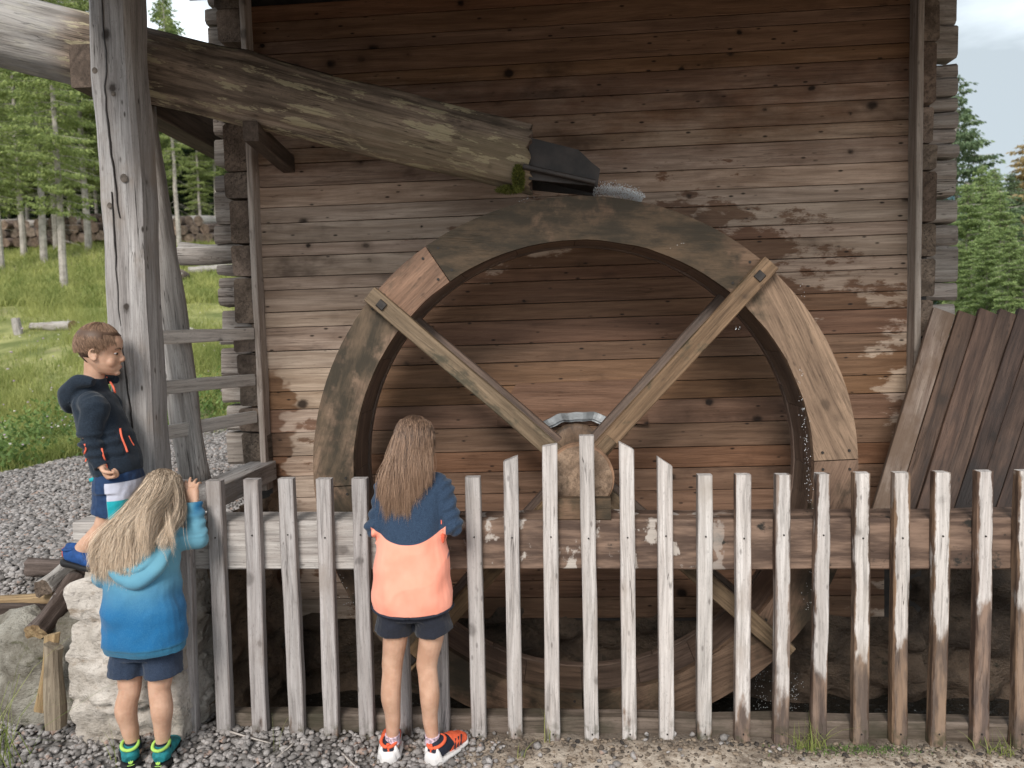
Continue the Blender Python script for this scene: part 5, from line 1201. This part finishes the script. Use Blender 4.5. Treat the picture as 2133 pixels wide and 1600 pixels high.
for s_ in (-1, 1):
    hx = -1.577+.062*s_; kx = (-1.640, -1.522)[s_ > 0]; ax = (-1.640, -1.522)[s_ > 0]; cxx = (-1.652, -1.512)[s_ > 0]
    B.tube([(hx, 2.55, .46), (hx, 2.545, .40), (kx, 2.535, .325), (kx-.001*s_, 2.53, .29), (cxx, 2.52, .225), ((cxx+ax)/2, 2.525, .15), (ax, 2.530, .085), (ax, 2.532, .04)],
           [(.062, .066), (.052, .056), (.042, .043), (.0385, .040), (.0385, .043), (.030, .034), (.0235, .027), (.026, .032)])
B.make('body', M_skin, g, .0034, 3)
face_bits(hM, HH, g)
def cL(t, p):
    x, y, z = t.xyz(p); e = t.math('ADD', z, t.math('MULTIPLY', t.math('SUBTRACT', t.noise(p, 9, 3), .5), .10))
    c = t.mix(t.rng(e, .60, .80), (.014, .12, .28), (.13, .31, .40)); c = t.mix(t.rng(z, .505, .49), c, (.03, .15, .26, 1))
    c = t.mix(t.math('MULTIPLY', t.rng(x, -1.43, -1.40), t.rng(z, .90, .97)), c, (.012, .11, .24, 1))
    return t.mix(t.math('MULTIPLY', t.rng(t.noise(p, 260, 3), .4, .7), .12), c, (.14, .38, .52, 1))
M_topL = cloth('faded_blue_fleece', cL, .95, 500, .35, .35)
B = Body()
B.tube([(-1.553, 2.512, .463), (-1.553, 2.510, .50), (-1.556, 2.512, .58), (-1.560, 2.525, .68), (-1.556, 2.548, .78), (-1.552, 2.565, .85), (-1.548, 2.58, .895), (-1.546, 2.59, .92)],
       [(.148, .100), (.158, .112), (.152, .110), (.138, .104), (.124, .092), (.115, .078), (.085, .064), (.05, .05)], n=30, power=2.3)
for s_, (sh, el, wr_) in zip((-1, 1), armsL):
    B.tube([(-1.55+.06*s_, 2.575, .85), sh, (Vector(sh)+Vector(el))/2, el], [.046, .052, .046, .042]); B.tube([el, (Vector(el)+Vector(wr_))/2, wr_], [.043, .037, .031]); B.ball(el, (.0445,)*3)
    d_ = (Vector(wr_)-Vector(el)).normalized(); B.tube([Vector(wr_)-d_*.01, Vector(wr_)+d_*.004], [.034, .033], per=2)
# hood hanging on the back
HOOD = Body(); HOOD.tube([(-1.650, 2.54, .870), (-1.640, 2.480, .815), (-1.585, 2.448, .760), (-1.530, 2.442, .742), (-1.475, 2.458, .775), (-1.440, 2.505, .850), (-1.455, 2.55, .885)], [(.016, .02), (.020, .030), (.026, .036), (.030, .038), (.026, .036), (.020, .030), (.016, .02)], side=(0, 0, 1), n=16)
HOOD.tube([(-1.635, 2.52, .86), (-1.610, 2.47, .815), (-1.555, 2.447, .785), (-1.500, 2.455, .805), (-1.470, 2.50, .86)], [(.014, .02), (.017, .024), (.020, .026), (.017, .024), (.014, .02)], side=(0, 0, 1), n=14)
B.tube([(-1.55, 2.56, .895), (-1.552, 2.51, .85), (-1.550, 2.488, .79)], [(.07, .03), (.085, .03), (.055, .022)], n=20)
def foldL(c):
    a = .007*MN.fractal(Vector((c.x*9, c.y*9, c.z*7)), 1, 2, 3)-.010*abs(MN.noise(Vector((c.x*8+c.z*6, c.y*4, c.z*9-c.x*5))))
    a += .0075*max(0, min(1, (.76-c.z)/.12))*MN.noise(Vector((c.x*9+c.z*7, 3, c.z*11-c.x*8)))
    if c.z > .86 and c.x > -1.45: a += .003*math.sin(c.z*190+2*MN.noise(c*15))
    if c.z < .492: a -= .004
    return a
B.make('hoodie', M_topL, g, .0045, 2, foldL)
HOOD.tube([(-1.548, 2.55, .89), (-1.550, 2.495, .845), (-1.546, 2.460, .785)], [(.07, .03), (.085, .03), (.060, .022)], n=20)
HOOD.make('hood', M_topL, g, .0045, 2, lambda c: .008*MN.noise(Vector((c.x*14, c.y*9, c.z*26-c.x*12))))
M_shL = cloth('dark_blue_shorts_cloth', lambda t, p: t.mix(t.rng(t.noise(p, 300, 2), .3, .7), (.022, .034, .062), (.040, .056, .092)), .9)
B = Body(); B.tube([(-1.577, 2.55, .52), (-1.577, 2.548, .46), (-1.577, 2.547, .425)], [(.112, .088), (.122, .094), (.120, .090)])
for s_ in (-1, 1): B.tube([(-1.577+.058*s_, 2.548, .46), (-1.577+.066*s_, 2.542, .40), (-1.577+.069*s_, 2.538, .352)], [(.063, .080), (.066, .077), (.069, .075)])
B.make('shorts', M_shL, g, .0045, 2, wrk(.005, (14, 14, 18), 4))
for (hx, hy, dx) in ((-1.622, 2.482, -.62), (-1.512, 2.480, -.22)):
    shoe(g, frame((hx, hy, .004), (dx, 1, 0), (0, 0, 1)), .195, .078, (MS_teal, MS_black, None, MS_lime, MS_teal, 'leaves'), .085)
for ax in (-1.640, -1.522):
    B = Body(); B.tube([(ax, 2.528, .06), (ax, 2.530, .088), (ax, 2.530, .096)], [(.030, .034), (.0275, .031), (.028, .032)], n=16); B.make('sock', MS_dark, g, 0, 0)
M_hairL = hairmat('blonde_hair', (.26, .19, .135), (.80, .655, .51), .7, 1.1)
def endL(az, u_, p):
    back = max(0, -math.cos(az)); sx = math.sin(az); r_ = random.random()
    x = -1.565-sx*.085+random.gauss(0, .022)
    z = .775-.03*back+random.gauss(0, .028)
    if sx > .35: x = -1.66-.055*r_; z = .775+random.gauss(0, .035)
    elif sx > -.25 : x = -1.615+random.gauss(0, .03) if r_ < .7 else -1.545+random.gauss(0, .012); z = (.770 if r_ < .7 else .745)+random.gauss(0, .028)
    else: x = -1.470-.045*r_; z = .885+random.gauss(0, .035)
    if sx < -.75 and r_ < .06: x = -1.345-random.random()*.02; z = .835+random.gauss(0, .006)
    e = Vector((x, 2.435+.05*(1-back)+random.gauss(0, .007), z))
    mid = p.lerp(e, .4); mid.y = min(p.y, mid.y)-.008; mid.z = p.z+(e.z-p.z)*.38
    m2 = p.lerp(e, .75); m2.y = e.y-.002; m2.x += random.gauss(0, .006)
    return [mid, m2, e]
scalp(g, hM, HH, M_hairL, 1.03, lambda c: (c.x > .12 and c.z < .74) or c.z < .3)
long_hair(g, hM, HH, endL, 13000, M_hairL, .0007)

# ---------------- boy on the limestone block, in profile
g = empty('person', (-1.74, 2.62, .73), 'boy with short brown hair in dark navy hooded jacket leaning against the grey post', 'person')
hM = frame((-1.760, 2.645, 1.482), (1, .38, -.16), (.12, .04, 1)); HH = .192
B = Body(); head(B, hM, HH)
B.tube([(-1.800, 2.65, 1.41), (-1.786, 2.65, 1.46), (-1.772, 2.652, 1.53)], [(.040, .042), (.034, .036), (.042, .040)], side=(0, 1, 0))
B.tube([(-1.700, 2.635, 1.06), (-1.705, 2.635, 1.10), (-1.735, 2.635, 1.18), (-1.765, 2.64, 1.28), (-1.79, 2.645, 1.36), (-1.797, 2.648, 1.42)], [(.06, .045), (.09, .055), (.085, .055), (.09, .055), (.09, .05), (.05, .040)], side=(0, 1, 0))
shB, elB, wrB = tuple(P(196, 846, 2.56)), tuple(P(188, 915, 2.535)), tuple(P(214, 972, 2.535))
B.tube([(-1.79, 2.60, 1.37), shB, elB], [.035, .036, .028]); B.tube([elB, wrB], [.029, .021])
hand(B, wrB, (.55, .0, -.85), (.85, .25, .45), (.3, -.9, .2), .105, 1.0)
sh2, el2, wr2 = (-1.790, 2.74, 1.350), (-1.775, 2.75, 1.22), (-1.72, 2.72, 1.14)
B.tube([(-1.79, 2.69, 1.37), sh2, el2], [.035, .036, .028]); B.tube([el2, wr2], [.029, .021]); hand(B, wr2, (.5, -.1, -.8), (-.8, 0, -.5), (0, -1, 0), .105, .8)
B.tube([(-1.700, 2.600, 1.06), (-1.705, 2.595, 1.00), (-1.728, 2.590, .925), (-1.752, 2.585, .885), (-1.805, 2.580, .835), (-1.850, 2.58, .795), (-1.858, 2.58, .778)], [(.060, .062), (.052, .056), (.038, .040), (.033, .036), (.029, .033), (.023, .025), (.025, .030)], side=(0, 1, 0))
B.tube([(-1.700, 2.670, 1.06), (-1.700, 2.670, 1.00), (-1.700, 2.665, .92), (-1.707, 2.665, .87), (-1.712, 2.665, .80), (-1.712, 2.665, .77)], [(.060, .062), (.052, .056), (.038, .040), (.034, .038), (.023, .026), (.025, .03)], side=(0, 1, 0))
B.make('body', M_skin, g, .0034, 3)
face_bits(hM, HH, g)
M_jk = cloth('dark_navy_softshell', lambda t, p: t.mix(t.rng(t.noise(p, 240, 2), .3, .7), (.010, .016, .026), (.020, .030, .045)), .8, 500, .2, .3)
B = Body()
B.tube([(-1.692, 2.635, 1.095), (-1.700, 2.635, 1.13), (-1.722, 2.635, 1.20), (-1.752, 2.638, 1.29), (-1.780, 2.643, 1.365), (-1.795, 2.647, 1.415), (-1.788, 2.65, 1.472)],
       [(.100, .078), (.106, .084), (.104, .080), (.104, .076), (.098, .066), (.076, .055), (.050, .046)], side=(0, 1, 0), n=30, power=2.3)
B.tube([(-1.79, 2.60, 1.365), shB, (Vector(shB)+Vector(elB))/2, elB], [.046, .052, .046, .042]); B.tube([elB, (Vector(elB)+Vector(wrB))/2, wrB], [.042, .039, .031])
B.tube([(-1.79, 2.69, 1.365), sh2, el2], [.046, .050, .042]); B.tube([el2, wr2], [.042, .031])
# hood bunched behind the neck
B.tube([(-1.735, 2.58, 1.455), (-1.800, 2.575, 1.455), (-1.862, 2.60, 1.400), (-1.878, 2.65, 1.375), (-1.862, 2.70, 1.400), (-1.80, 2.725, 1.455), (-1.735, 2.715, 1.455)], [(.016, .02), (.030, .024), (.045, .030), (.052, .034), (.045, .030), (.030, .024), (.016, .02)], side=(0, 0, 1), n=16)
B.tube([(-1.82, 2.65, 1.45), (-1.855, 2.65, 1.40), (-1.875, 2.65, 1.335)], [(.075, .02), (.07, .03), (.045, .02)], side=(0, 1, 0))
def foldB(c):
    a = .005*MN.fractal(Vector((c.x*12, c.y*9, c.z*9)), 1, 2, 3)-.007*abs(MN.noise(Vector((c.x*9+c.z*9, c.y*7, c.z*10-c.x*9))))
    if c.y < 2.585 and 1.17 < c.z < 1.27: a += .004*math.sin(c.z*170+2*MN.noise(c*14))
    if c.z < 1.108 and c.x > -1.9: a -= .003
    return a
jk = B.make('jacket', M_jk, g, .0045, 2, foldB)
def zip_(pts, r=.0035, nm='zip', m=MS_coral):
    B = Body(); B.tube(pts, [(r, r*.8)]*len(pts), n=8, per=3); B.make(nm, m, jk, 0, 0)
def onfront(px, py, y0=2.45):       # nearest jacket surface point seen at this pixel of the photograph
    d = (P(px, py, 3)-CAMP).normalized(); dg = bpy.context.evaluated_depsgraph_get(); ok, loc, nr, ix = jk.ray_cast(CAMP, d)
    return loc-d*.001 if ok else P(px, py, 2.55)
zip_([onfront(x, y) for x, y in ((250, 893), (253, 910), (261, 930), (265, 942))], .0048)
zip_([onfront(x, y) for x, y in ((268, 908), (274, 920), (279, 928))], .003)
zip_([onfront(x, y) for x, y in ((222, 786), (229, 795), (236, 806), (240, 818))], .0038)
zip_([onfront(x, y) for x, y in ((212, 934), (215, 948), (219, 958))], .0036)
zip_([onfront(x, y) for x, y in ((219, 958), (224, 975))], .0018)
zip_([onfront(x, y) for x, y in ((176, 925), (179, 935), (176, 945), (180, 955), (178, 962))], .0032, 'logo_print')
B = Body(); q = onfront(205, 997); B.tube([(-1.752, 2.60, 1.098), (-1.748, 2.60, 1.085)], [(.05, .03), (.05, .03)], side=(0, 1, 0), per=2); B.make('teal_lining', simple('teal_cloth', (.02, .36, .40), .8), g, 0, 0)
def cB(t, p):
    x, y, z = t.xyz(p)
    w_ = t.math('MULTIPLY', t.rng(x, -1.690, -1.687), t.rng(z, 1.080, 1.077)); base_ = t.mix(t.rng(t.noise(p, 40, 3), .3, .7), (.013, .032, .085), (.022, .050, .12))
    c = t.mix(w_, base_, (.55, .56, .66, 1)); teal = t.math('MULTIPLY', t.rng(x, -1.690, -1.687), t.rng(z, 1.012, 1.009))
    return t.mix(teal, c, (.02, .38, .44, 1))
M_shB = cloth('navy_white_shorts_cloth', cB, .85)
B = Body(); B.tube([(-1.700, 2.635, 1.13), (-1.700, 2.635, 1.06), (-1.700, 2.633, 1.03)], [(.10, .078), (.112, .082), (.11, .078)], side=(0, 1, 0))
B.tube([(-1.700, 2.600, 1.06), (-1.706, 2.594, 1.0), (-1.718, 2.590, .945)], [(.062, .076), (.060, .070), (.058, .064)], side=(0, 1, 0)); B.tube([(-1.700, 2.670, 1.06), (-1.700, 2.670, 1.0), (-1.700, 2.668, .94)], [(.062, .076), (.060, .070), (.058, .064)], side=(0, 1, 0))
B.make('shorts', M_shB, g, .0045, 2, wrk(.004, (16, 16, 18), 9))
shoe(g, frame((-1.905, 2.585, .758), (1, -.16, -.15), (.14, 0, 1)), .165, .070, (MS_blue, MS_black, None, MS_blue, MS_orange, None), .066)
shoe(g, frame((-1.755, 2.665, .722), (1, -.05, 0), (0, 0, 1)), .165, .070, (MS_blue, MS_black, None, MS_blue, MS_orange, None), .062)
B = Body(); B.tube([(-1.905, 2.583, .790), (-1.902, 2.582, .822)], [(.007, .004)]*2, side=(0, 1, 0), per=2); B.make('pull_tab', MS_orange, g, 0, 0)
M_hairB = hairmat('short_brown_hair', (.17, .10, .065), (.30, .19, .125), 1.5, 1.7, .5)
def hl(c):      # True where there is no hair; head space units
    if c.x > .20: return c.z < .735
    if c.x > .02: return c.z < .735-(.20-c.x)*1.35
    if c.x > -.13: return c.z < .46
    return c.z < .24+max(0, (c.x+.28))*.8
scalp(g, hM, HH, M_hairB, 1.02, lambda c: hl(c) or (c.x > .05 and c.z < .80))
paths = []
for i in range(9000):
    az = random.uniform(-math.pi, math.pi); ph = math.acos(1-random.random()*1.25)
    def sp_(az, ph, gr):
        cz = math.cos(ph); sn = math.sin(ph); rx = (.425 if math.cos(az) < 0 else .385); x_ = -.05+rx*sn*math.cos(az); y_ = .345*sn*math.sin(az); z_ = .56+.44*cz
        return Vector((x_*gr, y_*gr, .56+(z_-.56)*gr))
    c0 = sp_(az, ph, 1.05); g0_ = 1.03+.035*random.random()
    if hl(c0): continue
    l_ = random.uniform(.20, .34)*(1 if c0.x > .1 or c0.z > .75 else .55); pts = []
    for k in range(5):
        f_ = k/4; q = sp_(az+.10*f_, ph+l_*f_*1.1, g0_+.012*f_)
        pts.append(hM @ (q*HH))
    paths.append(pts)
strands('hair', paths, .0009, M_hairB, g)
